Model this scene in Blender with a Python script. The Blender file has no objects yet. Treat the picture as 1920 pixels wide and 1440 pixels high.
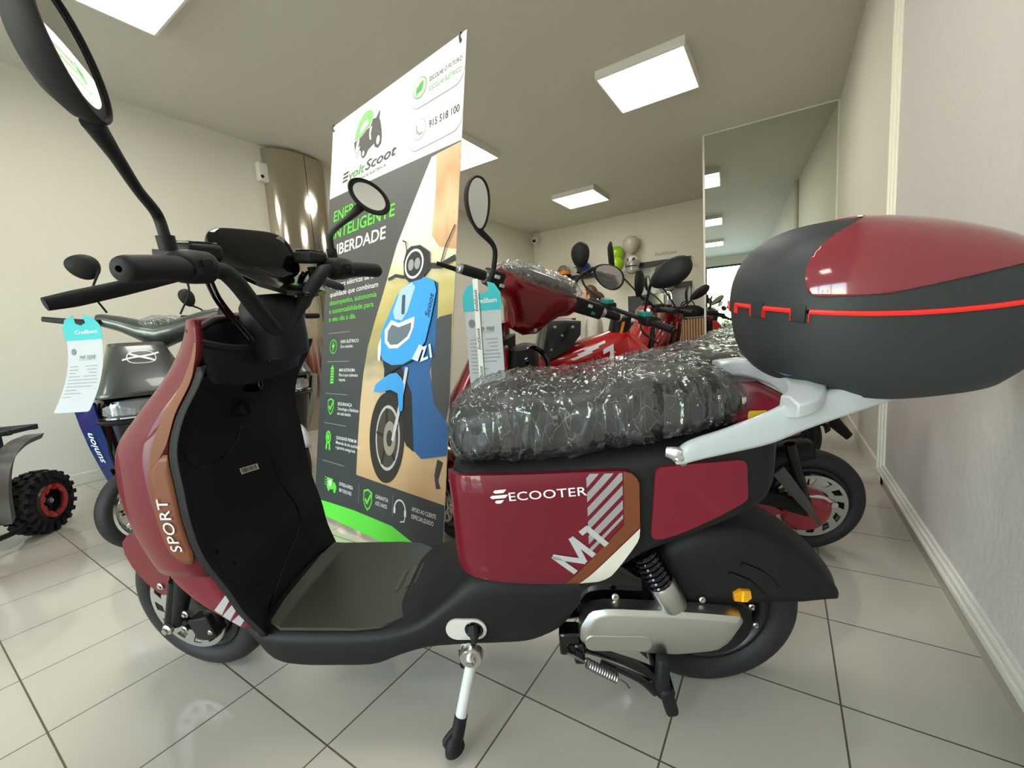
import bpy, bmesh, math, random
from math import sin, cos, pi, radians, sqrt, atan2
from mathutils import Vector, Matrix

random.seed(7)
scene = bpy.context.scene
COL = scene.collection

# ------------------------------------------------------------------ camera
cam_data = bpy.data.cameras.new('camera')
cam = bpy.data.objects.new('camera', cam_data)
COL.objects.link(cam)
YAW, PITCH, ROLL = 0.576674405, -0.121532162, -0.067473019
_r = Vector((cos(YAW), sin(YAW), 0)); _f = Vector((-sin(YAW), cos(YAW), 0)); _u = Vector((0, 0, 1))
_f2 = _f*cos(PITCH) + _u*sin(PITCH); _u2 = _u*cos(PITCH) - _f*sin(PITCH)
_r3 = _r*cos(ROLL) + _u2*sin(ROLL); _u3 = _u2*cos(ROLL) - _r*sin(ROLL)
cam.matrix_world = Matrix(((_r3.x, _u3.x, -_f2.x, 0), (_r3.y, _u3.y, -_f2.y, 0), (_r3.z, _u3.z, -_f2.z, 0.9), (0, 0, 0, 1)))
cam_data.sensor_fit = 'HORIZONTAL'
cam_data.sensor_width = 36.0
cam_data.lens = 784.9586/1920*36.0
cam_data.clip_start = 0.02
cam_data.clip_end = 200
scene.camera = cam

# ------------------------------------------------------------------ world / exposure
scene.view_settings.view_transform = 'Standard'
scene.view_settings.look = 'None'
scene.view_settings.gamma = 1.0
scene.view_settings.use_curve_mapping = False
scene.view_settings.exposure = 0.03
world = bpy.data.worlds.new('world')
scene.world = world
world.use_nodes = True
wn = world.node_tree.nodes; wl = world.node_tree.links
wbg = wn['Background']
sky = wn.new('ShaderNodeTexSky')
sky.sky_type = 'NISHITA'
sky.sun_disc = False
sky.sun_elevation = radians(48)
sky.sun_rotation = radians(60)
sky.air_density = 1.6
sky.dust_density = 0.6
wl.new(sky.outputs[0], wbg.inputs[0])
wbg.inputs[1].default_value = 3.0
LAMP_STRENGTH = 15.0
# daylight arrives through the shopfront glazing behind the camera (sampling portal at the opening)
portal_data = bpy.data.lights.new('window_portal', 'AREA')
portal_data.shape = 'RECTANGLE'; portal_data.size = 4.6; portal_data.size_y = 2.7
portal_data.cycles.is_portal = True
portal = bpy.data.objects.new('window_portal', portal_data); COL.objects.link(portal)
portal.location = (-1.95, -4.98, 1.4); portal.rotation_euler = (radians(90), 0, 0)
scene.cycles.max_bounces = 10
scene.cycles.transparent_max_bounces = 24
scene.cycles.glossy_bounces = 5
scene.cycles.sample_clamp_indirect = 6.0

# ------------------------------------------------------------------ materials
def lin(c):
    out = []
    for v in c[:3]:
        v = v/255.0
        out.append(v/12.92 if v <= 0.04045 else ((v+0.055)/1.055)**2.4)
    return (*out, 1.0)

def mat(name, rgb, rough=0.5, metal=0.0, coat=0.0, spec=0.5, noise=None, bump=None, emit=None, trans=0.0, alpha=1.0):
    """rgb in 0-255 sRGB. noise=(scale, amount) mottles the colour, bump=(scale, strength, distance)."""
    m = bpy.data.materials.new(name); m.use_nodes = True
    nt = m.node_tree; b = nt.nodes['Principled BSDF']
    c = lin(rgb)
    b.inputs['Base Color'].default_value = c
    b.inputs['Roughness'].default_value = rough
    b.inputs['Metallic'].default_value = metal
    b.inputs['Specular IOR Level'].default_value = spec
    b.inputs['Coat Weight'].default_value = coat
    b.inputs['Coat Roughness'].default_value = 0.04
    b.inputs['Transmission Weight'].default_value = trans
    b.inputs['Alpha'].default_value = alpha
    if emit:
        b.inputs['Emission Color'].default_value = lin(emit[0]); b.inputs['Emission Strength'].default_value = emit[1]
    if noise or bump:
        tc = nt.nodes.new('ShaderNodeTexCoord')
    if noise:
        n = nt.nodes.new('ShaderNodeTexNoise'); n.inputs['Scale'].default_value = noise[0]; n.inputs['Detail'].default_value = 4
        nt.links.new(tc.outputs['Object'], n.inputs['Vector'])
        mx = nt.nodes.new('ShaderNodeMix'); mx.data_type = 'RGBA'
        k = noise[1]
        mx.inputs[6].default_value = tuple(min(1, v*(1-k)) for v in c[:3])+(1,)
        mx.inputs[7].default_value = tuple(min(1, v*(1+k)) for v in c[:3])+(1,)
        nt.links.new(n.outputs[0], mx.inputs[0]); nt.links.new(mx.outputs[2], b.inputs['Base Color'])
    if bump:
        n = nt.nodes.new('ShaderNodeTexNoise'); n.inputs['Scale'].default_value = bump[0]; n.inputs['Detail'].default_value = 5
        nt.links.new(tc.outputs['Object'], n.inputs['Vector'])
        bp = nt.nodes.new('ShaderNodeBump'); bp.inputs['Strength'].default_value = bump[1]; bp.inputs['Distance'].default_value = bump[2]
        nt.links.new(n.outputs[0], bp.inputs['Height']); nt.links.new(bp.outputs[0], b.inputs['Normal'])
    return m

def film_mat(name, haze=0.03, bscale=24.0, dist=0.0065):
    """thin crinkled clear plastic film: mostly see-through, with sharp glints on its folds"""
    m = bpy.data.materials.new(name); m.use_nodes = True
    nt = m.node_tree; nt.nodes.clear()
    out = nt.nodes.new('ShaderNodeOutputMaterial')
    tr = nt.nodes.new('ShaderNodeBsdfTransparent'); tr.inputs[0].default_value = (0.94, 0.95, 0.95, 1)
    gl = nt.nodes.new('ShaderNodeBsdfGlossy'); gl.inputs['Roughness'].default_value = 0.035; gl.inputs[0].default_value = (1, 1, 1, 1)
    df = nt.nodes.new('ShaderNodeBsdfDiffuse'); df.inputs[0].default_value = (0.62, 0.63, 0.62, 1)
    tc = nt.nodes.new('ShaderNodeTexCoord')
    mp = nt.nodes.new('ShaderNodeMapping'); mp.inputs['Scale'].default_value = (1.0, 1.0, 0.35)
    nt.links.new(tc.outputs['Object'], mp.inputs[0])
    n1 = nt.nodes.new('ShaderNodeTexNoise'); n1.noise_type = 'RIDGED_MULTIFRACTAL'
    n1.inputs['Scale'].default_value = bscale*0.4; n1.inputs['Detail'].default_value = 5; n1.inputs['Distortion'].default_value = 1.2
    n2 = nt.nodes.new('ShaderNodeTexNoise'); n2.inputs['Scale'].default_value = bscale*1.6; n2.inputs['Detail'].default_value = 3; n2.inputs['Distortion'].default_value = 2.0
    nt.links.new(mp.outputs[0], n1.inputs['Vector']); nt.links.new(mp.outputs[0], n2.inputs['Vector'])
    ad = nt.nodes.new('ShaderNodeMath'); ad.operation = 'MULTIPLY_ADD'; ad.inputs[1].default_value = 0.35
    nt.links.new(n2.outputs[0], ad.inputs[0]); nt.links.new(n1.outputs[0], ad.inputs[2])
    bp = nt.nodes.new('ShaderNodeBump'); bp.inputs['Strength'].default_value = 1.0; bp.inputs['Distance'].default_value = dist
    nt.links.new(ad.outputs[0], bp.inputs['Height'])
    nt.links.new(bp.outputs[0], gl.inputs['Normal']); nt.links.new(bp.outputs[0], df.inputs['Normal'])
    # crumpled facets: each crease-bounded cell tilts its own way
    nd = nt.nodes.new('ShaderNodeTexNoise'); nd.inputs['Scale'].default_value = bscale*0.7; nd.inputs['Detail'].default_value = 2
    nt.links.new(mp.outputs[0], nd.inputs['Vector'])
    vm = nt.nodes.new('ShaderNodeVectorMath'); vm.operation = 'MULTIPLY_ADD'; vm.inputs[1].default_value = (.09, .09, .09)
    nt.links.new(nd.outputs['Color'], vm.inputs[0]); nt.links.new(mp.outputs[0], vm.inputs[2])
    vo = nt.nodes.new('ShaderNodeTexVoronoi'); vo.inputs['Scale'].default_value = bscale*1.9; nt.links.new(vm.outputs[0], vo.inputs['Vector'])
    ve = nt.nodes.new('ShaderNodeTexVoronoi'); ve.feature = 'DISTANCE_TO_EDGE'; ve.inputs['Scale'].default_value = bscale*1.9; nt.links.new(vm.outputs[0], ve.inputs['Vector'])
    v1 = nt.nodes.new('ShaderNodeVectorMath'); v1.operation = 'SUBTRACT'; v1.inputs[1].default_value = (.5, .5, .5); nt.links.new(vo.outputs['Color'], v1.inputs[0])
    v2 = nt.nodes.new('ShaderNodeVectorMath'); v2.operation = 'MULTIPLY_ADD'; v2.inputs[1].default_value = (.75, .75, .75)
    nt.links.new(v1.outputs[0], v2.inputs[0]); nt.links.new(bp.outputs[0], v2.inputs[2])
    v3 = nt.nodes.new('ShaderNodeVectorMath'); v3.operation = 'NORMALIZE'; nt.links.new(v2.outputs[0], v3.inputs[0])
    for nd_ in (gl, df): nt.links.new(v3.outputs[0], nd_.inputs['Normal'])
    lw = nt.nodes.new('ShaderNodeLayerWeight'); lw.inputs['Blend'].default_value = 0.32
    nt.links.new(v3.outputs[0], lw.inputs['Normal'])
    ed = nt.nodes.new('ShaderNodeMapRange'); ed.inputs['From Max'].default_value = 0.022; ed.inputs['To Min'].default_value = 0.2; ed.inputs['To Max'].default_value = 0.0
    nt.links.new(ve.outputs['Distance'], ed.inputs['Value'])
    rm = nt.nodes.new('ShaderNodeMapRange'); rm.inputs['To Min'].default_value = 0.035; rm.inputs['To Max'].default_value = 0.6
    nt.links.new(lw.outputs['Fresnel'], rm.inputs['Value'])
    cp = nt.nodes.new('ShaderNodeMath'); cp.operation = 'POWER'; cp.inputs[1].default_value = 5.0; cp.use_clamp = True
    nt.links.new(n1.outputs[0], cp.inputs[0])
    cm = nt.nodes.new('ShaderNodeMath'); cm.operation = 'MULTIPLY_ADD'; cm.inputs[1].default_value = 0.10; cm.inputs[2].default_value = haze; cm.use_clamp = True
    nt.links.new(cp.outputs[0], cm.inputs[0])
    cm2 = nt.nodes.new('ShaderNodeMath'); cm2.operation = 'ADD'; cm2.use_clamp = True; nt.links.new(cm.outputs[0], cm2.inputs[0]); nt.links.new(ed.outputs[0], cm2.inputs[1]); cm = cm2
    s1 = nt.nodes.new('ShaderNodeMixShader'); nt.links.new(cm.outputs[0], s1.inputs[0])
    nt.links.new(tr.outputs[0], s1.inputs[1]); nt.links.new(df.outputs[0], s1.inputs[2])
    s2 = nt.nodes.new('ShaderNodeMixShader')
    nt.links.new(rm.outputs[0], s2.inputs[0]); nt.links.new(s1.outputs[0], s2.inputs[1]); nt.links.new(gl.outputs[0], s2.inputs[2])
    nt.links.new(s2.outputs[0], out.inputs[0])
    return m

M = {}
M['maroon'] = mat('maroon_paint', (106, 11, 31), 0.5, 0.0, 0.5, spec=0.2)
M['maroon_matte'] = mat('maroon_satin', (118, 24, 42), 0.5, 0.0, 0.15, spec=0.25)
M['case_red'] = mat('case_red_gloss', (122, 40, 52), 0.12, 0.0, 0.5)
M['copper'] = mat('copper_foil', (116, 62, 32), 0.5, 0.15)
M['black'] = mat('black_plastic', (22, 23, 24), 0.55, spec=0.28, bump=(900, 0.08, 0.0004))
M['black_soft'] = mat('black_rubber', (21, 21, 22), 0.62, spec=0.35)
M['black_gloss'] = mat('black_gloss', (8, 8, 9), 0.08, spec=0.5)
M['charcoal'] = mat('charcoal_plastic', (47, 51, 53), 0.55, spec=0.35, bump=(700, 0.1, 0.0004))
M['tyre'] = mat('tyre_rubber', (36, 36, 38), 0.6, spec=0.35, noise=(30, 0.12))
M['rim'] = mat('rim_black', (18, 18, 20), 0.3)
M['steel'] = mat('brushed_steel', (205, 205, 203), 0.28, 1.0)
M['chrome'] = mat('chrome', (225, 226, 228), 0.08, 1.0)
M['alu'] = mat('satin_aluminium', (200, 200, 196), 0.33, 1.0, bump=(300, 0.05, 0.0003))
M['disc'] = mat('disc_steel', (190, 190, 188), 0.35, 0.9)
M['white'] = mat('white_paint', (180, 184, 188), 0.35, coat=0.2)
M['silver'] = mat('silver_print', (188, 186, 188), 0.4, 0.2)
M['cream'] = mat('cream_print', (214, 208, 196), 0.4)
M['mat_rubber'] = mat('floor_mat_rubber', (60, 60, 51), 0.26, spec=0.5)
M['mirror'] = mat('mirror_glass', (225, 228, 226), 0.02, 1.0)
M['red_reflect'] = mat('red_reflector', (236, 40, 34), 0.3)
M['amber'] = mat('amber_reflector', (226, 150, 10), 0.15, coat=0.5, noise=(120, 0.3))
M['seat'] = mat('black_seat_vinyl', (24, 25, 27), 0.45, bump=(260, 0.15, 0.0008))
M['film'] = film_mat('clear_film')
M['film_fine'] = film_mat('clear_film_fine', 0.12, 55.0, 0.005)
M['bolt'] = mat('zinc_bolt', (200, 198, 190), 0.3, 1.0)
M['spring'] = mat('spring_steel', (150, 150, 148), 0.35, 1.0)
M['stripe_silver'] = mat('stripe_silver', (158, 152, 156), 0.45, 0.2)
M['green_mark'] = mat('green_mark', (40, 120, 70), 0.4)
M['white_print'] = mat('white_print', (235, 235, 235), 0.5)
M['black_print'] = mat('black_print', (30, 30, 32), 0.5)
M['paper'] = mat('white_paper', (188, 192, 200), 0.6)
M['teal'] = mat('teal_print', (18, 178, 190), 0.5)
M['grey_print'] = mat('grey_print', (120, 122, 126), 0.6)
M['faint_print'] = mat('faint_print', (150, 152, 158), 0.6)
M['sticker'] = mat('sticker_white', (225, 222, 215), 0.5)

# ------------------------------------------------------------------ mesh helpers
def tag(o, label=None, cat=None, group=None, kind=None):
    if label: o['label'] = label
    if cat: o['category'] = cat
    if group: o['group'] = group
    if kind: o['kind'] = kind
    return o

def empty(name, loc=(0, 0, 0), rot=None, label=None, cat=None, group=None, mw=None):
    o = bpy.data.objects.new(name, None); COL.objects.link(o)
    o.empty_display_size = 0.1
    if mw is not None: o.matrix_world = mw
    else:
        o.location = loc
        if rot: o.rotation_euler = rot
    return tag(o, label, cat, group)

def catmull(pts, n=6):
    pts = [Vector(p) for p in pts]
    if len(pts) < 3: return pts
    out = []
    P = [pts[0]*2-pts[1]] + pts + [pts[-1]*2-pts[-2]]
    for i in range(1, len(P)-2):
        a, b, c, d = P[i-1], P[i], P[i+1], P[i+2]
        for k in range(n):
            t = k/n
            out.append(0.5*((2*b) + (c-a)*t + (2*a-5*b+4*c-d)*t*t + (3*b-a-3*c+d)*t**3))
    out.append(pts[-1])
    return out

def interp(xs, ys, x):
    """piecewise smooth interpolation (monotone cosine-free Catmull) of ys at x; xs ascending"""
    if x <= xs[0]: return ys[0]
    if x >= xs[-1]: return ys[-1]
    for i in range(len(xs)-1):
        if xs[i] <= x <= xs[i+1]:
            t = (x-xs[i])/(xs[i+1]-xs[i])
            m0 = (ys[i+1]-ys[i-1])/(xs[i+1]-xs[i-1]) if i > 0 else (ys[1]-ys[0])/(xs[1]-xs[0])
            m1 = (ys[i+2]-ys[i])/(xs[i+2]-xs[i]) if i < len(xs)-2 else (ys[-1]-ys[-2])/(xs[-1]-xs[-2])
            h = xs[i+1]-xs[i]
            return (2*t**3-3*t*t+1)*ys[i] + (t**3-2*t*t+t)*h*m0 + (-2*t**3+3*t*t)*ys[i+1] + (t**3-t*t)*h*m1
    return ys[-1]

class MB:
    def __init__(self, xf=None):
        self.v = []; self.f = []; self.mi = []; self.xf = xf; self.cur = 0
    def add(self, vs, fs):
        o = len(self.v)
        for p in vs:
            p = Vector(p)
            self.v.append(self.xf(p) if self.xf else p)
        for f in fs:
            self.f.append([i+o for i in f]); self.mi.append(self.cur)
        return self
    def box(self, lo, hi):
        x0, y0, z0 = lo; x1, y1, z1 = hi
        vs = [(x0, y0, z0), (x1, y0, z0), (x1, y1, z0), (x0, y1, z0), (x0, y0, z1), (x1, y0, z1), (x1, y1, z1), (x0, y1, z1)]
        return self.add(vs, [(0, 3, 2, 1), (4, 5, 6, 7), (0, 1, 5, 4), (1, 2, 6, 5), (2, 3, 7, 6), (3, 0, 4, 7)])
    def obox(self, c, half, ax, ay, az):
        c = Vector(c); ax, ay, az = Vector(ax).normalized()*half[0], Vector(ay).normalized()*half[1], Vector(az).normalized()*half[2]
        vs = [c+ax*i+ay*j+az*k for k in (-1, 1) for i, j in ((-1, -1), (1, -1), (1, 1), (-1, 1))]
        return self.add(vs, [(0, 3, 2, 1), (4, 5, 6, 7), (0, 1, 5, 4), (1, 2, 6, 5), (2, 3, 7, 6), (3, 0, 4, 7)])
    def loft(self, rings, closed=True, caps=(True, True), wrap=False):
        n = len(rings[0]); vs = [p for r in rings for p in r]; fs = []
        R = len(rings); last = R if wrap else R-1
        for i in range(last):
            i2 = (i+1) % R
            for j in range(n if closed else n-1):
                k = (j+1) % n
                fs.append((i*n+j, i*n+k, i2*n+k, i2*n+j))
        if closed and not wrap:
            if caps[0]: fs.append(tuple(reversed(range(n))))
            if caps[1]: fs.append(tuple((R-1)*n+j for j in range(n)))
        return self.add(vs, fs)
    def tube(self, pts, r, n=12, smooth=6, caps=True, flat=1.0, up=None):
        """r a number or one per control point; flat squashes along the frame's second axis"""
        ctrl = [Vector(p) for p in pts]
        path = catmull(ctrl, smooth) if smooth > 1 and len(ctrl) > 2 else ctrl
        m = len(path)
        if isinstance(r, (int, float)): rr = [r]*m
        else:
            rr = []
            for i in range(m):
                t = i/(m-1)*(len(r)-1); a = min(int(t), len(r)-2); rr.append(r[a]+(r[a+1]-r[a])*(t-a))
        rings = []; prev = None
        for i, p in enumerate(path):
            d = (path[min(i+1, m-1)]-path[max(i-1, 0)]).normalized()
            if prev is None:
                ref = Vector(up) if up else (Vector((0, 0, 1)) if abs(d.z) < 0.9 else Vector((1, 0, 0)))
                a = (ref - d*ref.dot(d)).normalized()
            else:
                a = (prev - d*prev.dot(d))
                a = a.normalized() if a.length > 1e-6 else d.orthogonal().normalized()
            prev = a; b = d.cross(a)
            rings.append([p + a*rr[i]*cos(2*pi*k/n) + b*rr[i]*flat*sin(2*pi*k/n) for k in range(n)])
        return self.loft(rings, caps=(caps, caps))
    def lathe(self, prof, o, axis, n=32, a0=0.0, a1=2*pi, caps=False):
        """prof: (radius, height along axis)"""
        o = Vector(o); ax = Vector(axis).normalized()
        ref = Vector((0, 0, 1)) if abs(ax.z) < 0.9 else Vector((1, 0, 0))
        u = (ref-ax*ref.dot(ax)).normalized(); w = ax.cross(u)
        full = abs(a1-a0-2*pi) < 1e-6
        rings = []
        for r, h in prof:
            rings.append([o+ax*h+(u*cos(a0+(a1-a0)*k/(n if full else n-1))+w*sin(a0+(a1-a0)*k/(n if full else n-1)))*r for k in range(n)])
        return self.loft(rings, closed=full, caps=(caps, caps))
    def prism(self, poly, f0, f1):
        """f0/f1 map (u,v) to 3D for the two faces"""
        n = len(poly)
        vs = [f0(*q) for q in poly]+[f1(*q) for q in poly]
        fs = [tuple(reversed(range(n))), tuple(range(n, 2*n))]+[(i, (i+1) % n, n+(i+1) % n, n+i) for i in range(n)]
        return self.add(vs, fs)
    def sphere(self, c, r, nu=20, nv=12, sq=(1, 1, 1), axes=None):
        c = Vector(c); rings = []
        A = [Vector(a).normalized() for a in axes] if axes else [Vector((1, 0, 0)), Vector((0, 1, 0)), Vector((0, 0, 1))]
        for i in range(nv+1):
            th = pi*i/nv
            st = max(sin(th), 1e-4)
            rings.append([c+A[0]*(r*sq[0]*st*cos(2*pi*k/nu))+A[1]*(r*sq[1]*st*sin(2*pi*k/nu))-A[2]*(r*sq[2]*cos(th)) for k in range(nu)])
        return self.loft(rings)
    def patch(self, polys, mapf, grid=0.02, thick=0.0, tri=None):
        """polys: list of 2D outlines (first-level fills); cut on a grid and mapped by mapf(u,v,d)"""
        bm = bmesh.new()
        for poly in polys:
            vs = [bm.verts.new((q[0], q[1], 0)) for q in poly]
            try: bm.faces.new(vs)
            except ValueError: pass
        if tri:
            vs = [bm.verts.new((q[0], q[1], 0)) for q in tri[0]]
            for f in tri[1]:
                try: bm.faces.new([vs[i] for i in f])
                except ValueError: pass
        bm.normal_update()
        for f in bm.faces:
            if f.normal.z < 0: f.normal_flip()
        if grid:
            xs = [v.co.x for v in bm.verts]; ys = [v.co.y for v in bm.verts]
            for ax, a in ((0, xs), (1, ys)):
                k = math.floor(min(a)/grid)+1
                while k*grid < max(a):
                    co = [0, 0, 0]; no = [0, 0, 0]; co[ax] = k*grid; no[ax] = 1
                    bmesh.ops.bisect_plane(bm, geom=bm.verts[:]+bm.edges[:]+bm.faces[:], plane_co=co, plane_no=no, dist=1e-6)
                    k += 1
        bm.verts.index_update()
        top = [mapf(v.co.x, v.co.y, 0.0) for v in bm.verts]
        fs = [[v.index for v in f.verts] for f in bm.faces]
        if thick:
            bot = [mapf(v.co.x, v.co.y, -thick) for v in bm.verts]
            N = len(top)
            for e in bm.edges:
                if len(e.link_faces) == 1:
                    l = [lo for lo in e.link_faces[0].loops if lo.edge == e][0]
                    a, b = l.vert.index, l.link_loop_next.vert.index
                    fs.append([b, a, a+N, b+N])
            top = top+bot
        bm.free()
        return self.add(top, fs)
    def build(self, name, mats, parent=None, label=None, angle=35, bevel=0.0, seg=2, sub=0, smooth=True, kind=None, out=None):
        me = bpy.data.meshes.new(name)
        me.from_pydata([tuple(p) for p in self.v], [], self.f)
        me.validate()
        bm = bmesh.new(); bm.from_mesh(me)
        bmesh.ops.recalc_face_normals(bm, faces=bm.faces)
        if out is not None:
            o_ = Vector(out)
            if sum((f.calc_center_median()-o_).dot(f.normal)*f.calc_area() for f in bm.faces) < 0:
                bmesh.ops.reverse_faces(bm, faces=bm.faces)
        bm.to_mesh(me); bm.free()
        if not isinstance(mats, (list, tuple)): mats = [mats]
        for m in mats: me.materials.append(m)
        if len(me.polygons) == len(self.mi):
            me.polygons.foreach_set('material_index', self.mi)
        if smooth:
            me.polygons.foreach_set('use_smooth', [True]*len(me.polygons))
            me.set_sharp_from_angle(angle=radians(angle))
        o = bpy.data.objects.new(name, me); COL.objects.link(o)
        if parent: o.parent = parent
        if bevel:
            b = o.modifiers.new('bevel', 'BEVEL'); b.width = bevel; b.segments = seg; b.limit_method = 'ANGLE'; b.angle_limit = radians(40)
        if sub:
            s = o.modifiers.new('subdiv', 'SUBSURF'); s.levels = sub; s.render_levels = sub
        if label: o['label'] = label
        if kind: o['kind'] = kind
        return o

def text_geo(s, size=1.0, bold=0.0, shear=0.0, xs=1.0, align='LEFT', spacing=1.0, line=1.0):
    """flat mesh of a line of lettering: (verts2D, faces)"""
    cu = bpy.data.curves.new('txt', 'FONT'); cu.body = s; cu.size = size; cu.shear = shear; cu.offset = bold*size
    cu.align_x = align; cu.space_character = spacing; cu.space_line = line; cu.resolution_u = 3; cu.fill_mode = 'FRONT'
    ob = bpy.data.objects.new('txt', cu); COL.objects.link(ob)
    dg = bpy.context.evaluated_depsgraph_get()
    me = bpy.data.meshes.new_from_object(ob.evaluated_get(dg))
    vs = [(v.co.x*xs, v.co.y) for v in me.vertices]; fs = [list(p.vertices) for p in me.polygons]
    bpy.data.objects.remove(ob); bpy.data.curves.remove(cu); bpy.data.meshes.remove(me)
    return vs, fs

def rot2(vs, a, o=(0, 0)):
    c, s_ = cos(a), sin(a)
    return [(o[0]+x*c-y*s_, o[1]+x*s_+y*c) for x, y in vs]

def rrect(x0, y0, x1, y1, r, n=5):
    pts = []
    for cx, cy, a in ((x1-r, y1-r, 0), (x0+r, y1-r, 90), (x0+r, y0+r, 180), (x1-r, y0+r, 270)):
        for k in range(n+1):
            t = radians(a+90*k/n); pts.append((cx+r*cos(t), cy+r*sin(t)))
    return pts

def circ(cx, cy, r, n=24, ry=None):
    ry = ry or r
    return [(cx+r*cos(2*pi*k/n), cy+ry*sin(2*pi*k/n)) for k in range(n)]

def ring_tri(cx, cy, r0, r1, n=32):
    vs = [(cx+r*cos(2*pi*k/n), cy+r*sin(2*pi*k/n)) for r in (r0, r1) for k in range(n)]
    return vs, [(k, (k+1) % n, n+(k+1) % n, n+k) for k in range(n)]

def stroke(pts, w, closed=False):
    """a 2D polyline as quads of width w: (verts, faces)"""
    vs = []; fs = []
    seq = list(zip(pts, pts[1:]+([pts[0]] if closed else [])))
    for a, b in seq[:len(pts) if closed else len(pts)-1]:
        dx, dy = b[0]-a[0], b[1]-a[1]; L = sqrt(dx*dx+dy*dy) or 1
        nx, ny = -dy/L*w/2, dx/L*w/2; ex, ey = dx/L*w*0.3, dy/L*w*0.3
        o = len(vs)
        vs += [(a[0]-nx-ex, a[1]-ny-ey), (b[0]-nx+ex, b[1]-ny+ey), (b[0]+nx+ex, b[1]+ny+ey), (a[0]+nx-ex, a[1]+ny-ey)]
        fs.append((o, o+1, o+2, o+3))
    return vs, fs

def copy_tree(o, parent=None):
    c = o.copy(); COL.objects.link(c)
    if parent:
        c.parent = parent
    for ch in list(o.children): copy_tree(ch, c)
    return c

def superring(cx, cy, z, a, b, e=2.6, n=40):
    """horizontal superellipse ring"""
    out = []
    for k in range(n):
        t = 2*pi*k/n; c, s_ = cos(t), sin(t)
        out.append(Vector((cx+a*math.copysign(abs(c)**(2/e), c), cy+b*math.copysign(abs(s_)**(2/e), s_), z)))
    return out

def secring(s, zb, zt, w, e=4.0, n=36):
    """cross-section ring (superellipse in t,z) at station s along a vehicle"""
    out = []
    zc = (zb+zt)/2; h = (zt-zb)/2
    for k in range(n):
        t = 2*pi*k/n; c, q = cos(t), sin(t)
        out.append(Vector((s, w*math.copysign(abs(c)**(2/e), c), zc+h*math.copysign(abs(q)**(2/e), q))))
    return out

# ================================================================== the room
ZC = 2.9; XL = -4.36; XR = 0.443; YB = 7.9; YF = -5.0; YM = 5.37
wall_m = mat('wall_paint', (222, 219, 207), 0.6, spec=0.3, bump=(60, 0.12, 0.002))
ceil_m = mat('ceiling_paint', (214, 210, 199), 0.7, spec=0.2, bump=(14, 0.1, 0.004))
plaster_m = mat('rough_plaster', (214, 210, 207), 0.65, spec=0.3, bump=(34, 0.55, 0.006))
trim_m = mat('trim_paint', (234, 232, 222), 0.35)
band_m = mat('grey_band', (172, 164, 150), 0.4)

def floor_material():
    m = bpy.data.materials.new('floor_tiles'); m.use_nodes = True
    nt = m.node_tree; b = nt.nodes['Principled BSDF']
    geo = nt.nodes.new('ShaderNodeNewGeometry')
    sep = nt.nodes.new('ShaderNodeSeparateXYZ'); nt.links.new(geo.outputs['Position'], sep.inputs[0])
    def math(op, a, bb=None, c=None):
        n = nt.nodes.new('ShaderNodeMath'); n.operation = op
        for i, q in enumerate((a, bb, c)):
            if q is None: continue
            if isinstance(q, (int, float)): n.inputs[i].default_value = q
            else: nt.links.new(q, n.inputs[i])
        return n.outputs[0]
    lines = []; cells = []
    for ax, off in (('X', 0.122), ('Y', 0.125)):
        t = math('DIVIDE', math('SUBTRACT', sep.outputs[ax], off), 0.3272)
        cells.append(math('FLOOR', t))
        fr = math('FRACT', t)
        d = math('MINIMUM', fr, math('SUBTRACT', 1.0, fr))
        lines.append(math('LESS_THAN', d, 0.0062))
    ln = math('MAXIMUM', lines[0], lines[1])
    cmb = nt.nodes.new('ShaderNodeCombineXYZ'); nt.links.new(cells[0], cmb.inputs[0]); nt.links.new(cells[1], cmb.inputs[1])
    wn_ = nt.nodes.new('ShaderNodeTexWhiteNoise'); nt.links.new(cmb.outputs[0], wn_.inputs['Vector'])
    nz = nt.nodes.new('ShaderNodeTexNoise'); nz.inputs['Scale'].default_value = 2.5; nz.inputs['Detail'].default_value = 6
    nt.links.new(geo.outputs['Position'], nz.inputs['Vector'])
    fac = math('ADD', math('MULTIPLY', wn_.outputs[0], 0.45), math('MULTIPLY', nz.outputs[0], 0.55))
    mx = nt.nodes.new('ShaderNodeMix'); mx.data_type = 'RGBA'
    mx.inputs[6].default_value = lin((195, 189, 175)); mx.inputs[7].default_value = lin((204, 198, 184))
    nt.links.new(fac, mx.inputs[0])
    mg = nt.nodes.new('ShaderNodeMix'); mg.data_type = 'RGBA'; mg.inputs[7].default_value = lin((92, 84, 68))
    nt.links.new(ln, mg.inputs[0]); nt.links.new(mx.outputs[2], mg.inputs[6])
    nt.links.new(mg.outputs[2], b.inputs['Base Color'])
    nt.links.new(math('MULTIPLY_ADD', ln, 0.5, 0.09), b.inputs['Roughness'])
    bp = nt.nodes.new('ShaderNodeBump'); bp.inputs['Strength'].default_value = 0.35; bp.inputs['Distance'].default_value = 0.002
    nt.links.new(math('SUBTRACT', 1.0, ln), bp.inputs['Height']); nt.links.new(bp.outputs[0], b.inputs['Normal'])
    b.inputs['Specular IOR Level'].default_value = 0.62
    return m

def slab(name, lo, hi, m, **kw):
    return tag(MB().box(lo, hi).build(name, m, smooth=False, **kw), kind='structure')

slab('floor', (XL-.2, YF-.2, -.1), (XR+.2, YB+.2, 0), floor_material())
slab('ceiling', (XL-.2, YF-.2, ZC), (XR+.2, YB+.2, ZC+.1), ceil_m)
slab('wall_left', (XL-.15, YF-.1, 0), (XL, YB+.1, ZC), wall_m)
slab('wall_back', (XL-.15, YB, 0), (XR+.2, YB+.15, ZC), wall_m)
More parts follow.
